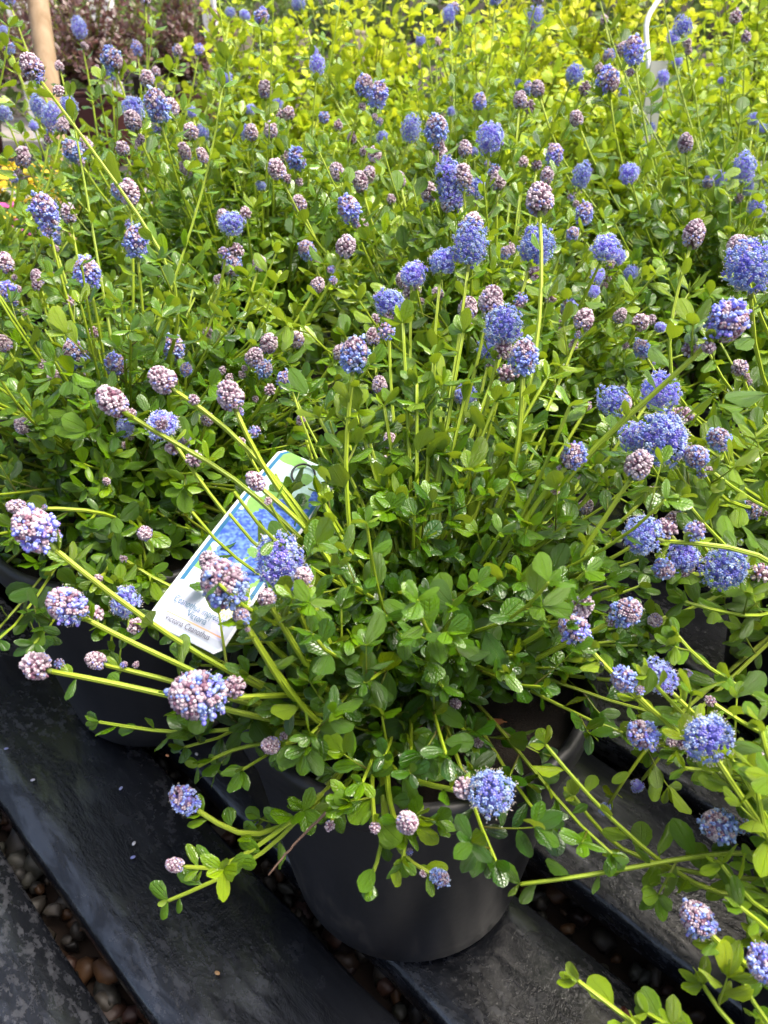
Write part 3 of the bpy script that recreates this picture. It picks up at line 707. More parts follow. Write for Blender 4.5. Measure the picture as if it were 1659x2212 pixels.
# explicit heads: u, v, width, type, shrub, depth, via points (u, v, depth)
EXP = [
 (435, 1513, 118, 'h', 'A', 0.395, [(600, 1500, .42)]), (1065, 1718, 118, 'o', 'A', 0.39, [(830, 1660, .45), (930, 1700, .41)]),
 (880, 1775, 54, 'b', 'A', 0.40, [(830, 1650, .45), (850, 1790, .42)]), (810, 1790, 28, 'b', 'A', 0.41, [(800, 1660, .45)]), (944, 1893, 38, 'h', 'A', 0.42, [(820, 1680, .45), (850, 1850, .43)]),
 (388, 1862, 34, 'b', 'A', 0.44, [(720, 1700, .46), (560, 1830, .45), (440, 1905, .44)]), (405, 1735, 60, 'h', 'A', 0.45, [(720, 1720, .46), (540, 1830, .455)]),
 (713, 1785, 25, 'b', 'A', 0.44, [(740, 1700, .45)]), (587, 1610, 42, 'b', 'A', 0.43, None), (983, 1520, 28, 'b', 'A', 0.47, None), (1033, 1604, 24, 'b', 'A', 0.46, None),
 (485, 1270, 105, 'h', 'A', 0.385, [(690, 1580, .43), (560, 1400, .40)]), (455, 1222, 52, 'b', 'A', 0.43, [(600, 1420, .44)]), (522, 1335, 40, 'h', 'A', 0.39, [(640, 1530, .42)]),
 (612, 1238, 118, 'o', 'A', 0.43, [(700, 1450, .46)]), (655, 1245, 44, 'b', 'A', 0.40, [(730, 1440, .44)]), (575, 1292, 44, 'b', 'A', 0.395, [(700, 1500, .43)]),
 (152, 1315, 84, 'h', 'A', 0.41, [(640, 1560, .45), (400, 1440, .43), (230, 1365, .42)]), (80, 1445, 66, 'b', 'A', 0.42, [(640, 1570, .45), (400, 1510, .43), (200, 1465, .42)]),
 (210, 1432, 42, 'b', 'A', 0.45, [(600, 1540, .46), (370, 1470, .455)]), (82, 1155, 96, 'h', 'A', 0.42, [(640, 1530, .46), (400, 1400, .44), (180, 1240, .425)]),
 (265, 1305, 86, 'o', 'A', 0.47, [(600, 1500, .47), (420, 1400, .47)]), (40, 1103, 38, 'b', 'B', 0.50, [(250, 1110, .52), (120, 1088, .505)]),
 (313, 1152, 36, 'b', 'B', 0.52, None), (212, 1250, 22, 'b', 'B', 0.53, None), (555, 1047, 40, 'b', 'A', 0.46, [(760, 1300, .48), (680, 1150, .47)]),
 (500, 860, 62, 'b', 'A', 0.46, [(740, 1250, .49), (540, 970, .47)]), (352, 832, 60, 'b', 'A', 0.47, [(760, 1280, .49), (640, 1080, .485), (450, 880, .475)]),
 (250, 878, 62, 'b', 'A', 0.48, [(720, 1230, .5), (500, 1020, .49), (350, 945, .485)]), (765, 780, 66, 'h', 'A', 0.47, [(760, 1230, .49), (742, 980, .48)]),
 (1130, 785, 66, 'h', 'A', 0.47, [(960, 1300, .5), (1120, 1020, .485)]), (1165, 440, 66, 'b', 'A', 0.54, [(1000, 1250, .5), (1150, 850, .51), (1175, 620, .52)]),
 (1435, 955, 130, 'o', 'C', 0.50, None), (1375, 950, 78, 'o', 'C', 0.51, None), (1435, 858, 86, 'o', 'C', 0.54, None), (1325, 868, 80, 'o', 'C', 0.53, None), (1378, 1010, 62, 'b', 'A', 0.46, [(1150, 1350, .49), (1300, 1130, .47)]),
 (1505, 990, 55, 'h', 'C', 0.49, None), (1555, 955, 50, 'h', 'C', 0.51, None), (1572, 700, 90, 'h', 'A', 0.43, [(1080, 1250, .49), (1250, 990, .47), (1450, 820, .445)]),
 (1620, 590, 125, 'o', 'C', 0.47, None), (1597, 540, 55, 'b', 'C', 0.49, None), (1498, 517, 50, 'b', 'C', 0.62, [(1435, 850, .62), (1448, 650, .62)]),
 (1240, 988, 58, 'h', 'A', 0.46, [(1010, 1330, .5), (1160, 1080, .475)]), (1385, 1170, 100, 'o', 'D', 0.46, [(1700, 1200, .45), (1500, 1168, .455)]), (1475, 1205, 85, 'o', 'C', 0.48, None), (1570, 1230, 108, 'o', 'C', 0.47, None),
 (1497, 1145, 45, 'o', 'C', 0.47, None), (1435, 1230, 50, 'h', 'C', 0.47, None), (1350, 1330, 66, 'h', 'A', 0.44, [(1100, 1450, .48)]), (1257, 1315, 52, 'b', 'A', 0.44, [(1080, 1420, .48)]),
 (1240, 1365, 70, 'h', 'D', 0.44, [(1560, 1640, .44), (1420, 1560, .44), (1290, 1420, .44)]), (1415, 1340, 34, 'b', 'C', 0.50, None), (1515, 1590, 132, 'o', 'D', 0.385, [(1720, 1900, .385), (1600, 1720, .385)]),
 (1345, 1470, 58, 'h', 'D', 0.415, [(1600, 1680, .43), (1430, 1560, .42)]), (1390, 1595, 68, 'h', 'D', 0.43, [(1600, 1660, .43)]), (1430, 1475, 72, 'o', 'D', 0.45, [(1600, 1640, .45)]),
 (1560, 1785, 76, 'h', 'D', 0.42, None), (1510, 1990, 76, 'h', 'D', 0.385, [(1720, 2160, .38), (1580, 2070, .383)]), (1652, 2080, 85, 'h', 'D', 0.36, [(1740, 2180, .36)]), (1648, 1645, 45, 'h', 'D', 0.40, None), (1535, 1515, 26, 'b', 'D', 0.44, None),
 (1380, 1695, 34, 'o', 'C', 0.60, [(1480, 1560, .58)]), (1310, 1745, 30, 'o', 'C', 0.60, [(1400, 1600, .58)]),
 (70, 150, 52, 'b', 'B', 0.60, [(420, 640, .60), (220, 350, .60), (110, 205, .60)]), (943, 285, 55, 'h', 'F', 0.72, None), (685, 145, 40, 'o', 'G', 0.95, None),
]
AUTO = """935 1107 42 h;1030 1087 30 b;870 1207 32 b;1022 1250 54 b;1022 1298 24 b;1193 1150 34 b;1262 1097 34 b;1205 1055 20 b;843 955 34 b;650 910 24 b;820 835 36 b;730 765 30 b;548 775 42 b;580 745 42 b;640 735 38 b;570 800 38 h;612 825 35 h;350 915 88 o;400 955 30 h;270 930 40 o;165 770 58 h;50 922 38 b;118 818 32 b;95 792 26 b;10 745 36 b;375 762 50 h;402 800 28 h;250 790 50 h;1525 750 34 h;1260 695 46 b;1190 642 28 b;1228 668 40 h;1338 685 32 b;1383 697 40 b;1390 760 38 h;1427 705 32 o;1598 795 38 b;1155 540 92 o;1060 655 58 b;1085 715 96 o;1060 760 70 o;1088 765 36 b;1010 670 45 b;945 635 30 b;1015 545 84 o;955 562 80 o;895 605 40 b;870 612 30 b;840 650 80 o;890 590 74 o;1022 490 48 b;970 380 72 o;975 435 66 o;1000 385 46 b;1030 415 50 o;1075 395 38 b;927 420 40 b;950 335 38 b;1058 305 66 o;885 290 48 o;1035 222 32 h;785 190 42 h;815 215 45 h;1197 338 40 h;1360 375 52 o;1315 175 52 h;1370 120 48 h;1240 160 48 o;1350 200 35 o;1475 62 48 o;1455 85 34 o;1155 45 38 o;1162 195 32 b;1143 233 28 b;1605 375 56 o;1555 390 36 o;1635 450 45 o;1615 412 30 o;1310 535 76 o;1335 555 42 o;1290 600 38 o;1283 630 32 o;1360 592 36 o;1090 550 26 h;1260 470 40 h;1255 390 48 o;1235 510 30 h;755 455 52 h;745 537 46 b;785 485 25 b;780 400 36 b;730 375 36 b;787 328 24 b;648 443 34 b;665 545 40 h;640 345 46 h;600 370 42 b;617 338 26 b;543 290 32 b;573 197 34 b;530 460 28 b;497 480 72 o;500 575 46 h;280 425 46 b;100 470 62 h;150 468 36 b;112 512 44 h;295 535 56 h;190 595 62 h;290 245 56 o;288 265 40 b;342 240 56 h;372 235 34 b;318 170 34 b;243 130 48 h;242 162 26 h;172 70 38 o;160 330 44 h;135 275 30 b;265 322 32 b;412 285 36 b;400 335 32 b;403 372 30 b;440 295 30 o;565 38 34 h;497 30 24 o;530 32 30 o;645 8 34 o;970 40 32 o;908 90 26 o;382 112 24 o;15 575 38 b;20 632 42 h;80 617 26 b;6 65 30 o;12 250 34 o;1622 1100 50 h;1450 1125 35 b;1405 1063 26 b;1345 880 34 b;992 858 28 b;1003 855 60 o;845 430 22 b;470 605 22 b;415 245 26 o;540 235 30 o;600 225 28 o;110 262 46 o;150 235 44 o;85 240 40 o;1405 275 24 o;1530 395 26 h;1120 180 20 o;1025 330 20 o;760 300 24 b;700 255 26 h;480 800 20 b;230 1040 20 b;1175 1390 20 b;1480 1455 22 h;268 1208 18 b"""
for u, v, w_, t, key, d, via in EXP:
    SH[key].flower(u, v, w_, t, d, via, None)
KEYS = [k_ for k_ in SH if k_ != 'D']
xr = np.random.default_rng(21)
for q in range(60):
    vv = int(xr.uniform(-10, 420)); AUTO += ';%d %d %d %s' % (xr.uniform(0, 1659), vv, xr.uniform(20, 34) if vv < 250 else xr.uniform(22, 38), 'obhb'[xr.integers(4)])
for q in range(26):
    AUTO += ';%d %d %d b' % (xr.uniform(60, 1500), xr.uniform(420, 1000), xr.uniform(20, 34))
for row in AUTO.split(';'):
    u, v, w_, t = row.split(); u, v, w_ = int(u), int(v), int(w_)
    d = dflt(v, w_, t); tip = at(u, v, d)
    best = min(KEYS, key=lambda q: np.linalg.norm((tip - SH[q].base)[:2] * [1.0, 1.0 if tip[1] >= SH[q].base[1] - 0.02 else 1.5]))
    SH[best].flower(u, v, w_, t, d, None, None)

# leafy shoots without flowers
SHOOTS = [('A', [(847, 1290, .50), (795, 1102, .50), (690, 905, .50)], 5), ('A', [(865, 1290, .50), (830, 1085, .50), (760, 870, .50)], 5), ('A', [(882, 1290, .50), (865, 1090, .50), (830, 880, .50)], 5), ('A', [(910, 1290, .50), (920, 1035, .50), (940, 770, .50)], 5), ('A', [(927, 1290, .50), (955, 1065, .50), (1010, 830, .50)], 5), ('A', [(942, 1290, .50), (985, 1085, .50), (1070, 870, .50)], 5), ('A', [(957, 1290, .50), (1015, 1115, .50), (1130, 930, .50)], 5), ('A', [(925, 1290, .50), (950, 1010, .50), (1000, 720, .50)], 5), ('A', [(892, 1290, .50), (885, 1000, .50), (870, 700, .50)], 5), ('A', [(970, 1290, .50), (1040, 1060, .50), (1180, 820, .50)], 5), ('A', [(875, 1290, .50), (850, 1130, .50), (800, 960, .50)], 5), ('A', [(915, 1290, .50), (930, 1120, .50), (960, 940, .50)], 5), ('A', [(945, 1290, .50), (990, 1145, .50), (1080, 990, .50)], 5), ('A', [(855, 1290, .50), (810, 1155, .50), (720, 1010, .50)], 5),
          ('A', [(700, 1700, .46), (600, 1830, .45), (480, 1900, .445), (365, 1945, .44)], 3), ('A', [(640, 1560, .47), (520, 1572, .47), (400, 1592, .47), (215, 1560, .47)], 4), ('A', [(640, 1600, .47), (500, 1610, .46), (430, 1655, .46)], 3),
          ('A', [(820, 1680, .45), (840, 1830, .43), (800, 1900, .42)], 4), ('A', [(900, 1650, .46), (880, 1780, .43), (870, 1860, .42)], 5),
          ('A', [(860, 1300, .5), (740, 1180, .48), (700, 1090, .47)], 4), ('A', [(900, 1300, .5), (900, 1050, .49), (900, 830, .49)], 5), ('A', [(1000, 1300, .5), (1130, 1120, .48), (1230, 880, .46)], 5),
          ('D', [(1600, 1830, .43), (1430, 1862, .425), (1260, 1895, .42), (1125, 1910, .42)], 3), ('D', [(1560, 1960, .43), (1420, 1865, .43), (1260, 1715, .44), (1180, 1610, .45)], 4), ('D', [(1659, 1510, .46), (1560, 1470, .46), (1490, 1420, .46), (1465, 1375, .46)], 4),
          ('D', [(1560, 1900, .45), (1330, 1850, .46), (1290, 1800, .46), (1240, 1720, .46)], 4), ('D', [(1480, 2330, .36), (1390, 2230, .37), (1320, 2160, .38), (1250, 2120, .38)], 4), ('D', [(1560, 2330, .36), (1460, 2200, .37), (1400, 2190, .38)], 5), ('D', [(1600, 2300, .36), (1560, 2180, .37), (1520, 2130, .38)], 5), ('D', [(1700, 2300, .36), (1620, 2180, .37), (1600, 2110, .38)], 5),
          ('D', [(1660, 2000, .39), (1600, 1930, .39), (1560, 1870, .40)], 5), ('D', [(1680, 1900, .38), (1640, 1780, .38), (1630, 1660, .38)], 5), ('D', [(1650, 1700, .41), (1560, 1660, .41), (1480, 1660, .41)], 5), ('D', [(1700, 1750, .37), (1650, 1650, .36), (1640, 1560, .36)], 4), ('D', [(1620, 1640, .43), (1480, 1560, .42), (1400, 1460, .415)], 5),
          ('D', [(1690, 1850, .40), (1640, 1730, .40), (1580, 1640, .40)], 5), ('D', [(1690, 2080, .38), (1650, 1960, .38), (1600, 1960, .38)], 5),
          ('C', [(1640, 1350, .50), (1560, 1330, .49), (1480, 1300, .49)], 4), ('C', [(1650, 1250, .50), (1540, 1180, .49), (1480, 1080, .49)], 4), ('C', [(1650, 1100, .52), (1560, 1050, .51), (1540, 1020, .51)], 4)]
for key, via, tn_ in SHOOTS:
    s = SH[key]; p0 = s.base + rng.normal(size=3) * [0.012, 0.012, 0]
    C = spline([p0] + [at(*q) for q in via], 18)
    bag = Bag(); t_ = (rng.uniform(0.22, 0.42) if via[-1][1] > 1100 else rng.uniform(0.35, 0.6)) if key != 'D' else rng.uniform(0.3, 0.6)
    s.shoot(C, 0.0020, 0.0011, 0.0125 if key == 'A' else 0.014, (s.L if via[-1][1] > 1100 else .024) * rng.uniform(.85, 1.05), t_, t_ + 0.22, 0.25, 0.16 if key in 'A' else 0.25, bag, (0.35, 0.75), tn_)
    link('stem', bag.mesh('stem', M['stem']), s.root)
# long bare upright shoots in the back rows
for key, u0, v0, v1, d in [('G', 735, 0, 300, .98), ('N', 1010, -40, 330, 1.15), ('G', 470, -20, 330, .95), ('N', 910, -30, 300, 1.2), ('N', 1120, -60, 300, 1.2), ('I', 1285, -40, 360, 1.0), ('I', 1430, -30, 400, 1.0), ('O', 1205, 30, 300, 1.25), ('G', 590, -20, 330, .9), ('L', 330, 40, 260, 1.2), ('B', 150, 210, 500, .72), ('B', 480, 190, 560, .72), ('H', 20, 60, 420, .82), ('O', 1560, 120, 420, 1.05), ('I', 1500, 170, 430, .98), ('N', 760, 60, 340, 1.1), ('F', 830, 330, 600, .75), ('F', 690, 330, 600, .75), ('I', 1600, 250, 520, .9), ('K', 1640, 260, 520, .95), ('O', 1330, 60, 380, 1.15), ('N', 985, 120, 380, 1.1), ('G', 560, 60, 360, 1.0), ('L', 250, 120, 320, 1.1), ('L', 40, 60, 320, 1.15)]:
    s = SH[key]; tip = at(u0, v0, d); p0 = s.base + rng.normal(size=3) * [0.015, 0.015, 0]; L = np.linalg.norm(tip - p0)
    C = bez(p0, p0 + ZUP * L * .35, tip - nrm(tip - p0 + ZUP * .15) * L * .4, tip, 16)
    bag = Bag(); s.shoot(C, 0.0019, 0.0009, 0.018, s.L * 1.0, 0.32, 0.6, 0.15, 0.2, bag, (0.4, 0.75), 4)
    link('stem', bag.mesh('stem', M['stem']), s.root)
for key, n_, hmax in [('A', 26, .25), ('B', 18, .29), ('F', 18, .31), ('G', 20, .32), ('H', 18, .31), ('I', 20, .32), ('C', 12, .26), ('K', 14, .30), ('N', 20, .37), ('O', 20, .35), ('L', 12, .31)]:
    s = SH[key]
    for q in range(n_):
        az = rng.uniform(0, 6.283); rad = s.R * rng.uniform(.2, 1.1); h = hmax * rng.uniform(.65, 1.0) * (1 - .3 * (rad / s.R) ** 2 / 1.2)
        tip = s.base + [math.cos(az) * rad, math.sin(az) * rad, h]; p0 = s.base + rng.normal(size=3) * [.015, .015, 0]; L = np.linalg.norm(tip - p0)
        C = bez(p0, p0 + ZUP * L * .3 + (tip - p0) * .1, tip - nrm(tip - p0 + ZUP * .1) * L * .4, tip, 12)
        bag = Bag(); s.shoot(C, 0.0017, 0.0009, 0.0150, s.L * 1.05, 0.22 if key == 'A' else 0.3, rng.uniform(.35, .6) if key == 'A' else rng.uniform(.5, .85), .25, .25, bag, (.35, .8), 4)
        link('stem', bag.mesh('stem', M['stem']), s.root)
for s in SH.values(): s.fill()

# ------------------------------------------------------------------ background plants
def bush(name, label, cat, group, x, y, zb, R, H, nfill, mat, L, maxleaf, W=1.25, lift=0.25, potm=None):
    s = Shrub('bg', x, y, label, group, R=R, H=H, nfill=0, maxleaf=maxleaf, lo=XLO, tintlift=lift, zb=zb, mat=mat, L=L, name=name, cat=cat, W=W)
    SH[name + str(len(SH))] = s
    bag = Bag()
    for i in range(nfill):
        az = rng.uniform(0, 6.283); kk = math.sqrt(rng.uniform(0.01, 1))
        h = H * (1 - 0.6 * kk ** 2) * rng.uniform(0.5, 1.08)
        tip = s.base + [math.cos(az) * R * kk, math.sin(az) * R * kk, h]
        p0 = s.base.copy(); Ln = np.linalg.norm(tip - p0)
        C = bez(p0, p0 + ZUP * Ln * .4, tip - nrm(tip - p0 + ZUP * .1) * Ln * .3, tip, 7)
        s.shoot(C, 0.004, 0.0012, L * .62, L, 0.05, 0.45, 0.3, 0.45, bag, (0.2, 0.5), 5)
    link('branches', bag.mesh('branches', M['stem']), s.root)
    return s
gg = 'golden leaved bushes behind the ceanothus'
glab = ['golden bush at the top centre behind the tallest ceanothus stems', 'golden bush left of the white post with loose arching sprays', 'lime green bush at the top right behind the white hanging tag', 'bright yellow bush at the top, second from the loose sprays', 'lime green bush at the far right edge', 'golden bush at the very back above the centre', 'lime bush at the very back on the right', 'lime bush filling the gap left of the white hanging tag', 'golden bush behind the loose sprays beside the path', 'tall lime bush at the far right back corner']
gpos = [(0.24, 1.82, .34, .52, .18), (-0.33, 2.2, .26, .58, .24), (0.88, 1.66, .34, .56, .12), (-0.06, 2.25, .30, .64, .40), (1.26, 1.45, .32, .52, .10), (0.50, 2.45, .42, .80, .48), (1.02, 2.35, .46, .84, .22), (0.58, 1.80, .30, .46, .08), (-0.02, 1.85, .24, .34, .04), (1.50, 2.25, .44, .84, .18)]
for lb, (x, y, R, H, lift) in zip(glab, gpos):
    bush('golden_bush', lb, 'bush', gg, x, y, 0.16, R, H, 110, 'gold_leaf', 0.036, 120, 1.35, lift)
    pot(x, y, 'black nursery pot under the ' + lb.split(' behind')[0].split(' with')[0], 0.3, -0.066, POT, 1.1, group='black nursery pots under the golden bushes')
wl = ['burgundy leaved bush right of the wooden stake in a dark red pot', 'burgundy leaved bush left of the wooden stake', 'burgundy leaved bush behind the stake, beside the white post', 'burgundy leaved bush rightmost of the wine red ones']
RP = [m_.copy() for m_ in POT]
for m_ in RP[:2]: m_.materials[0] = M['redpot']
wpos = [(-1.08, 3.26), (-1.60, 3.30), (-1.34, 3.62), (-0.80, 3.52)]
bt = empty('display_bench', (-1.3, 3.5, -0.07), 'low dark bench carrying the burgundy bushes', 'bench')
V, Q = boxmesh(2.4, 1.1, 0.04, 0.003); link('top', build_mesh('top', V, Q, None, M['bench'], smooth=False), bt, Matrix.Translation((-1.3, 3.5, 0.17)))
for lx in (-2.4, -0.2):
    for ly in (3.05, 3.95):
        V, Q = boxmesh(0.07, 0.07, 0.239, 0.003); link('leg', build_mesh('leg', V, Q, None, M['bench'], smooth=False), bt, Matrix.Translation((lx, ly, -0.07)))
for lb, (x, y) in zip(wl, wpos):
    pot(x, y, 'dark red pot of the ' + lb.split(' in a')[0], 0.2, 0.212, RP, 1.0, name='red_pot', group='dark red pots on the low bench')
    bush('burgundy_bush', lb, 'bush', 'burgundy bushes on the low bench', x, y, 0.42, .31, .46, 80, 'wine_leaf', 0.035, 60, 1.0, 0.3)

# a far bench with beige pots and green plants, white posts, hedge behind
fb = empty('display_bench', (-1.9, 6.6, -0.07), 'far bench with a row of beige pots in the top left', 'bench')
V, Q = boxmesh(4.2, 0.6, 0.05, 0.004); link('top', build_mesh('top', V, Q, None, M['bench'], smooth=False), fb, Matrix.Translation((-1.9, 6.6, 0.40)))
for lx in (-3.9, -1.9, 0.1):
    for ly in (6.36, 6.84):
        V, Q = boxmesh(0.08, 0.08, 0.469, 0.003); link('leg', build_mesh('leg', V, Q, None, M['bench'], smooth=False), fb, Matrix.Translation((lx, ly, -0.07)))
BP = [m_.copy() for m_ in POT]
for m_ in BP[:2]: m_.materials[0] = M['claypot']
for i in range(9):
    x = -3.6 + i * 0.42
    nth = ['first', 'second', 'third', 'fourth', 'fifth', 'sixth', 'seventh', 'eighth', 'ninth'][i]
    pot(x, 6.6, nth + ' beige pot from the left on the far bench', 0, 0.4535, BP, 1.0, name='beige_pot', group='beige pots on the far bench')
    bush('potted_plant', 'leafy green plant in the ' + nth + ' beige pot from the left', 'plant', 'green plants on the far bench', x, 6.6, 0.66, .22, .30, 26, 'far_leaf', 0.06, 0, 1.1, 0.3)
for i, (u, d, wd, lab) in enumerate([(38, 5.3, .11, 'white post left of the wooden stake at the top left'), (222, 5.3, .13, 'white post right of the wooden stake behind the burgundy bushes'), (452, 3.4, .055, 'thin white post behind the loose golden sprays')]):
    p = at(u, 20, d)
    V, Q = boxmesh(wd, wd, 2.4, 0.01); o = link('white_post', build_mesh('white_post', V, Q, None, M['white'], smooth=False), None, Matrix.Translation((p[0], p[1], -0.07)))
    tag(o, lab, 'post', 'white posts in the background')
# far hedge closing the view
HL = Leaves()
for i in range(13000):
    x = rng.uniform(-8, 8); z = rng.uniform(-0.05, 2.2); y = 8.6 + rng.normal() * 0.25 + 0.15 * math.sin(x * 3)
    d = nrm(rng.normal(size=3) + [0, -0.8, 0.3]); HL.add((x, y, z), d, nrm(rng.normal(size=3) + [0, -.6, .8]), rng.uniform(.09, .16), 1.1, float(np.clip(rng.normal(.4, .25), 0, 1)))
tag(link('hedge_foliage', bake_leaves(HL.arr(), 'far_leaf', XLO)), 'blurred green hedge closing the view at the top left', 'hedge', kind='stuff')

# wooden stake
p_top = at(70, -60, 2.0); p_bot = at(112, 235, 2.0)
dirn = (p_bot - p_top) / (p_bot[2] - p_top[2]); zb_ = -0.07
pb = p_top + dirn * (zb_ - p_top[2]); pt = p_top + dirn * (1.5 - p_top[2])
C = np.linspace(pb, pt, 14) + rng.normal(size=(14, 3)) * 0.002
V, Q, T_, uv_, tn_ = tube(C, 0.027, 14); o = link('wooden_stake', build_mesh('wooden_stake', V - pb, Q, T_, M['wood'], uv_), None, Matrix.Translation(pb))
tag(o, 'pale round wooden stake standing at the top left', 'stake')

# yellow and pink flowering plants at the left
def blossom_plant(name, label, cat, x, y, zb, R, H, mat, nblo, L):
    s = bush(name, label, cat, None, x, y, zb, R, H, 30, 'far_leaf', 0.03, 40, 1.0, .2)
    pet = Leaves()
    for i in range(nblo):
        az = rng.uniform(0, 6.28); kk = math.sqrt(rng.random()); c_ = s.base + [math.cos(az) * R * kk, math.sin(az) * R * kk, H * (1 - .35 * kk * kk) + rng.uniform(-.03, .04)]
        for q in range(6):
            th = q * 1.047 + az; d = nrm(np.array([math.cos(th), math.sin(th), .35])); pet.add(c_, d, ZUP + rng.normal(size=3) * .1, L, 1.5, float(rng.uniform(.2, 1)))
    o = link('blossoms', bake_leaves(pet.arr(), mat, XLO), s.root); o['kind'] = 'stuff'
    return s
for (nm, lb, x, y, mt, n_) in [('yellow_flower_plant', 'yellow flowering plant at the left edge behind the stems', -0.72, 1.58, 'yellow_petal', 60), ('yellow_flower_plant', 'yellow flowering plant beside the foot of the wooden stake', -0.88, 1.80, 'yellow_petal', 50), ('pink_flower_plant', 'pink flowering plant below the yellow ones at the left edge', -0.70, 1.30, 'pink_petal', 22)]:
    lowz = 0.16
    blossom_plant(nm, lb, 'flowers', x, y, lowz, .15, .24 if 'yellow' in nm else .24, mt, n_, 0.024)
    pot(x, y, 'small black pot of the ' + lb.split(' at')[0].split(' beside')[0] + (' by the stake' if 'stake' in lb else ''), 0.3, 0.003, POT, 0.75, group='small black pots of the bedding flowers')

# ------------------------------------------------------------------ which leaves show: split into single leaves and one mass per shrub
b0 = at(333, 1335, .455); b1 = at(453, 1422, .445); tL = at(620, 1010, .56); tR = at(712, 1012, .555)
cb = (b0 + b1) / 2; ct = (tL + tR) / 2
TY = nrm(ct - cb); TXr = (b1 - b0); TX = nrm(TXr - (TXr @ TY) * TY); TZ = cr(TX, TY)
TW = 0.050; TH = float(np.linalg.norm(ct - cb)) + 0.004
for s in SH.values():              # the card pushes leaves aside
    a_ = s.leaves.arr()
    if not len(a_): continue
    q_ = a_[:, :3] + nrm(a_[:, 3:6]) * a_[:, 9:10] * .5 - cb; x_, y_, z_ = q_ @ TX, q_ @ TY, q_ @ TZ
    hit = (np.abs(x_) < TW * .62) & (y_ > -.004) & (y_ < TH * .70) & (z_ > -0.008) & (z_ < 0.15) & (rng.random(len(a_)) > 0.06)
    s.leaves.rows = [r_ for r_, h_ in zip(s.leaves.rows, hit) if not h_]
HD = np.array(HEADS)
for s in SH.values():              # the heads stand clear of the leaves
    if s.mat != 'leaf': continue
    a_ = s.leaves.arr(); q_ = a_[:, :3] + nrm(a_[:, 3:6]) * a_[:, 9:10] * .55
    hd = HD[np.linalg.norm(HD[:, :2] - s.base[:2], axis=1) < .6]
    up_ = nrm(CAM[None] - hd[:, :3]) * .85 + ZUP * .15
    df = q_[:, None] - hd[None, :, :3]; t_ = np.clip((df * nrm(up_)[None]).sum(-1), 0, .12)
    dist = np.linalg.norm(df - t_[..., None] * nrm(up_)[None], axis=-1)
    hit = ((dist < hd[None, :, 3] * .5) & (a_[:, 9:10] > .0145) & (t_ > 0.003)).any(1) & (rng.random(len(a_)) > .08)
    s.leaves.rows = [r_ for r_, h_ in zip(s.leaves.rows, hit) if not h_]
ALL = []; own = []
for i, s in enumerate(SH.values()):
    a_ = s.leaves.arr(); ALL.append(a_); own.append(np.full(len(a_), i))
ALL = np.vstack(ALL); own = np.concatenate(own)
D = nrm(ALL[:, 3:6]); samp = [ALL[:, :3] + D * ALL[:, 9:10] * t for t in (.3, .6, .9)]
CW = 8; GW, GH = 1659 // CW + 1, 2212 // CW + 1
zb = np.full(GW * GH, 1e9); info = []
for P in samp:
    u, v, d = proj(P); ok = (d > 0.1) & (u >= 0) & (u < 1659) & (v >= 0) & (v < 2212)
    idx = np.where(ok, (np.clip(v, 0, 2211) // CW).astype(int) * GW + (np.clip(u, 0, 1658) // CW).astype(int), 0)
    np.minimum.at(zb, idx[ok], d[ok]); info.append((ok, idx, d))
vis = sum((ok & (d < zb[idx] + 0.012)).astype(float) for ok, idx, d in info)
_, _, dd = proj(ALL[:, :3]); score = vis * (ALL[:, 9] / np.maximum(dd, .1)) ** 1.0 * (vis >= 1)
nl = 0
for i, s in enumerate(SH.values()):
    ix = np.where(own == i)[0]
    if not len(ix): continue
    order = ix[np.argsort(-score[ix])]; singles = order[:s.maxleaf]; singles = singles[score[singles] > 0]
    rest = np.setdiff1d(ix, singles)
    for j in singles:
        r = ALL[j]; ti = int(np.argmin([abs(r[11] - t) for t in TINTS]))
        link('leaf', leaf_mesh(s.mat, int(r[12]), ti), s.root, leaf_matrix(r)); nl += 1
    if len(rest):
        seen = rest[vis[rest] > 0]; hid = rest[vis[rest] == 0]; hid = hid[rng.random(len(hid)) < .7]
        for part_, tm in ((seen, s.lo), (hid, XLO)):
            if len(part_):
                o = link('leaves', bake_leaves(ALL[part_], s.mat, tm), s.root); o['kind'] = 'stuff'
print('LEAVES', len(ALL), 'single', nl)

# ------------------------------------------------------------------ plant tag
tagm = Matrix(((TX[0], TY[0], TZ[0], cb[0]), (TX[1], TY[1], TZ[1], cb[1]), (TX[2], TY[2], TZ[2], cb[2]), (0, 0, 0, 1)))
tg = empty('plant_tag', cb, 'white plant tag with printed blue flowers hanging among the front stems', 'plant tag')
nx, ny = 110, 330
xs = np.linspace(0, 1, nx); ys = np.linspace(0, 1, ny); X, Y = np.meshgrid(xs, ys); asp = TH / TW
prng = np.random.default_rng(3)
def vnoise(x, y, sc, seed):
    r = np.random.default_rng(seed); g_ = r.random((80, 80))
    xx = x * sc; yy = y * sc * asp; i = np.floor(xx).astype(int); j = np.floor(yy).astype(int); fx = xx - i; fy = yy - j
    fx = fx * fx * (3 - 2 * fx); fy = fy * fy * (3 - 2 * fy)
    q = lambda a, b: g_[(b) % 80, (a) % 80]
    return (q(i, j) * (1 - fx) + q(i + 1, j) * fx) * (1 - fy) + (q(i, j + 1) * (1 - fx) + q(i + 1, j + 1) * fx) * fy
CC = np.zeros((ny, nx, 3)); CC[:] = (0.40, 0.44, 0.52)
pic = Y > 0.19 + 0.02 * np.sin(X * 9)
n1 = vnoise(X, Y, 5, 1); n2 = vnoise(X, Y, 34, 2); n3 = vnoise(X, Y, 24, 4)
bgc = np.where((n1 > .47)[..., None], np.array([0.16, 0.34, 0.07]), np.array([0.46, 0.66, 0.58])) * (0.9 + 0.2 * n2[..., None])
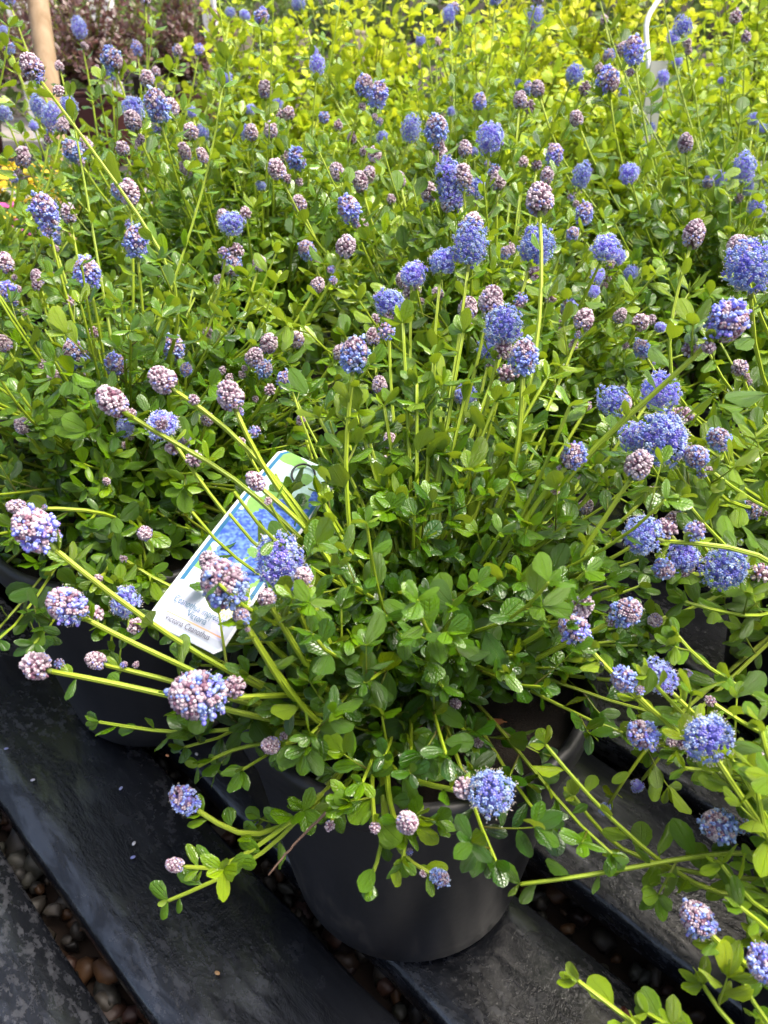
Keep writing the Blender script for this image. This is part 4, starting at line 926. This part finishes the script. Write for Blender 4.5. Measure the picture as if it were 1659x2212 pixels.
bgc = np.where((Y < .30)[..., None] & (n1 <= .55)[..., None], np.array([0.64, 0.70, 0.76]), bgc)
CC[pic] = bgc[pic]
for (cx, cy, rx, ry, tl) in [(.15, .50, .22, .10, .3), (.46, .55, .22, .10, .35), (.62, .68, .17, .08, .3), (.88, .63, .2, .11, .2), (.93, .85, .14, .10, .2), (.38, .40, .20, .07, .2), (.74, .36, .16, .07, .2)]:
    ex = (X - cx); ey = (Y - cy) - tl * ex * .2
    e = (ex / rx) ** 2 + (ey / ry) ** 2 + (n3 - .5) * .6
    m_ = (e < 1) & pic
    bc = np.array([0.015, 0.06, 0.40]) + (n2[..., None] ** 1.5) * np.array([0.16, 0.28, 0.42])
    CC[m_] = bc[m_]
low = (~pic) & (Y > .05); lav = (vnoise(X, Y, 8, 9) > .62) & low & (X < .9)
CC[lav] = (0.52, 0.52, 0.68)
CC[(Y < .022) & (Y > .008)] = (0.42, 0.56, 0.70)
CC[(X < 0.045) | (X > .955)] = (0.62, 0.63, 0.65)
bord = pic & (((X > .045) & (X < .095)) | ((X > .905) & (X < .955)))
CC[bord] = (0.012, 0.12, 0.24)
CC[(np.abs(Y - 0.064) < .003) & (X > .15) & (X < .9)] = (0.65, 0.33, 0.16)
# sun emblem
sx, sy = (X - .78), (Y - .165) * asp; rr_ = np.hypot(sx, sy); th_ = np.arctan2(sy, sx)
CC[rr_ < .075 + .035 * np.cos(th_ * 11)] = (0.95, 0.80, 0.22)
CC[rr_ < .05] = (1.0, 0.93, 0.55)
# chamfered outline: squeeze the corners
XX = X - .5; ch = 0.10
wid = np.ones_like(Y); yb = Y * asp
wid = np.where(yb < ch * 1.0, 1 - 2 * (ch - yb) * .75, wid); yt = (1 - Y) * asp; wid = np.where(yt < ch, 1 - 2 * (ch - yt) * .75, wid)
VX = XX * wid * TW; VY = Y * TH; VZ = 0.006 * np.sin(Y * 2.6) - 0.03 * (XX * TW) ** 2 / TW
Vf = np.stack([VX, VY, VZ], -1).reshape(-1, 3); Vb = Vf - [0, 0, 0.0006]
Q = np.array([(j * nx + i, j * nx + i + 1, (j + 1) * nx + i + 1, (j + 1) * nx + i) for j in range(ny - 1) for i in range(nx - 1)])
edge = [j * nx for j in range(ny)] + [(ny - 1) * nx + i for i in range(1, nx)] + [j * nx + nx - 1 for j in range(ny - 2, -1, -1)] + [i for i in range(nx - 2, 0, -1)]
nn = len(Vf); Qb = Q[:, ::-1] + nn
Qe = np.array([(edge[i], edge[(i + 1) % len(edge)], edge[(i + 1) % len(edge)] + nn, edge[i] + nn) for i in range(len(edge))])
cols = np.vstack([CC.reshape(-1, 3), np.full((nn, 3), .85)])
card = link('printed_card', build_mesh('printed_card', np.vstack([Vf, Vb]), np.vstack([Q, Qb, Qe]), None, M['print'], colr=cols), tg, tagm)
def lettering(txt, x, y, size, sx, mat, rot=0):
    cu = bpy.data.curves.new('lettering', 'FONT'); cu.body = txt; cu.size = size; cu.align_x = 'CENTER'; cu.align_y = 'CENTER'; cu.materials.append(mat)
    yy = y / TH; zz = 0.006 * math.sin(yy * 2.6) + 0.0011
    sl = math.atan(0.006 * 2.6 * math.cos(yy * 2.6) / TH)
    tmp = bpy.data.objects.new('tmp', cu); me = bpy.data.meshes.new_from_object(tmp); bpy.data.objects.remove(tmp)
    link('lettering', me, card, Matrix.Identity(4) @ Matrix.Translation((x, y, zz)) @ Matrix.Rotation(sl, 4, 'X') @ Matrix.Diagonal((sx, 1, 1, 1)))
lettering('Ceanothus impressus', 0.0, TH * .120, 0.0068, 0.60, M['ink_teal'])
lettering("'Victoria'", 0.001, TH * .088, 0.0068, 0.60, M['ink_teal'])
lettering('Victoria Ceanothus', -0.0005, TH * .042, 0.0058, 0.66, M['ink_grey'])
# black tie through the tag to a stem
th = np.linspace(0.3, 5.4, 26); c0 = np.array([0.002, TH * .90, 0.003])
P = np.stack([c0[0] + 0.008 * np.cos(th), c0[1] + 0.010 * np.sin(th), c0[2] + 0.004 * np.sin(th * .5)], 1)
V, Q, T_, uv_, tn_ = tube(P, 0.0008, 6); link('tie', build_mesh('tie', V, Q, T_, M['black_tie'], uv_), tg, tagm)

# white hanging tag among the golden bushes, white board at the right edge
p = at(1415, 190, 1.32); ht = empty('hanging_tag', p, 'plain grey white hanging tag on a white hook among lime bushes', 'plant tag')
V, Q = boxmesh(0.050, 0.002, 0.13); R_ = Matrix.Rotation(0.7, 4, 'Z')
link('card', build_mesh('card', V, Q, None, M['offwhite'], smooth=False), ht, Matrix.Translation(p - np.array([0, 0, 0.09])) @ R_)
hk = np.array([at(1402, 150, 1.32), at(1394, 60, 1.32), at(1396, 38, 1.32), at(1422, 2, 1.32), at(1450, -40, 1.32)])
V, Q, T_, uv_, tn_ = tube(spline(hk, 14), 0.0045, 8); link('hook', build_mesh('hook', V, Q, T_, M['white'], uv_), ht)
p = at(1668, 560, 1.22); wb = empty('white_tray', (p[0] + .16, p[1] + .12, 0.0), 'white plastic board standing behind the stems at the right edge', 'board')
V, Q = boxmesh(0.42, 0.03, p[2] + 0.10, 0.004); link('panel', build_mesh('panel', V, Q, None, M['white'], smooth=False), wb, Matrix.Translation((p[0] + .17, p[1] + .12, 0.003)) @ Matrix.Rotation(-0.12, 4, 'Z'))
V, Q = boxmesh(0.44, 0.045, 0.02, 0.003); link('top_edge', build_mesh('top_edge', V, Q, None, M['offwhite'], smooth=False), wb, Matrix.Translation((p[0] + .17, p[1] + .12, p[2] + 0.1035)) @ Matrix.Rotation(-0.12, 4, 'Z'))

# ------------------------------------------------------------------ small things
def twig(label, pts, r0, r1, mat, name='dead_twig'):
    P = spline(pts, 14) + rng.normal(size=(14, 3)) * 0.0002
    V, Q, T_, uv_, tn_ = tube(P, np.linspace(r0, r1, 14), 6); o = link(name, build_mesh(name, V - P[0], Q, T_, M[mat], uv_), None, Matrix.Translation(P[0]))
    tag(o, label, 'twig')
twig('thin dry brown twig lying across the shoots over the front pot', [at(705, 1755, .43), at(640, 1818, .43), at(580, 1890, .428)], .0009, .0005, 'twig')
twig('red brown woody stem inside the front shrub above the pot', [at(830, 1640, .5), at(890, 1585, .5), at(950, 1530, .51)], .0012, .0016, 'redtwig')
twig('red brown woody stem leaning up in the middle of the front shrub', [at(960, 1120, .52), at(1060, 1020, .53), at(1120, 950, .54)], .0022, .0014, 'redtwig')
twig('short broken brown twig at the bottom edge on the boards', [at(1345, 2180, .5), at(1380, 2215, .5), at(1420, 2260, .5)], .0022, .002, 'redtwig')
V, Q, UV = HI[2]
for (u, v, d, lb) in [(990, 1300, .47, 'curled brown dead leaf caught in the front shrub'), (1095, 1560, .49, 'brown dead leaf low between the front shrub stems')]:
    r = np.array([*at(u, v, d), *nrm(np.array([-.8, .2, -.2])), .1, -.3, 1, .024, .8, 0, 0])
    o = link('dead_leaf', build_mesh('dead_leaf', V, Q, None, M['brownleaf'], UV, np.zeros(len(V))), None, leaf_matrix(r)); tag(o, lb, 'leaf')
def drop(u, v, d, px, label, el=1.2):
    r = px / 2 / FPX * d; t = ICO2[0] * [r, r, r * el]; t[:, 2] = np.where(t[:, 2] > 0, t[:, 2] * 1.35, t[:, 2])
    o = link('water_droplet', build_mesh('water_droplet', t, None, ICO2[1], M['water']), None, Matrix.Translation(at(u, v, d))); tag(o, label, 'droplet', 'water droplets hanging on the stems')
drop(1294, 1442, .437, 22, 'large clear droplet hanging under the lower right flower stem')
drop(1388, 1322, .44, 14, 'clear droplet on the side of the lone right bud head')
drop(1008, 1018, .47, 10, 'tiny clear droplet in the middle of the front shrub')
drop(1600, 1172, .455, 12, 'small droplet under the horizontal stem at the right edge')
# fallen petals and seed husks on the boards
pt = 0
for (u, v, colr, lb) in [(15, 1620, (.3, .32, .6), 'fallen lilac petal by the left edge of the boards'), (72, 1688, (.5, .5, .6), 'fallen pale petal on the wet board below the left pot'), (262, 1706, (.35, .38, .65), 'fallen lilac petal in the middle of the wet board'), (288, 1855, (.25, .28, .6), 'fallen blue petal on the speckled board'), (290, 1825, (.6, .6, .65), 'fallen white petal above the blue one on the speckled board'), (362, 1635, (.55, .25, .12), 'orange seed husk on the board below the left pot'), (425, 1632, (.4, .4, .45), 'pale grit grain right of the orange husk'), (470, 2105, (.6, .35, .15), 'orange husk on the lower board')]:
    x_ = (u - 829.5) / FPX; y_ = (1106 - v) / FPX; d = CAM[2] / (math.sin(PITCH) - y_ * math.cos(PITCH))
    p = at(u, v, d); t = ICO1[0] * [0.0024, 0.0016, 0.0008]
    th = rng.uniform(0, 3); R_ = Matrix.Rotation(th, 4, 'Z')
    o = link('fallen_petal', build_mesh('fallen_petal', t, None, ICO1[1], M['pebble'], colr=np.tile(colr, (len(t), 1))), None, Matrix.Translation((p[0], p[1], 0.0022)) @ R_); tag(o, lb, 'petal', 'bits fallen on the boards')
print('OBJECTS', len(bpy.data.objects), 'TRIS', sum(len(m_.polygons) for m_ in bpy.data.meshes))
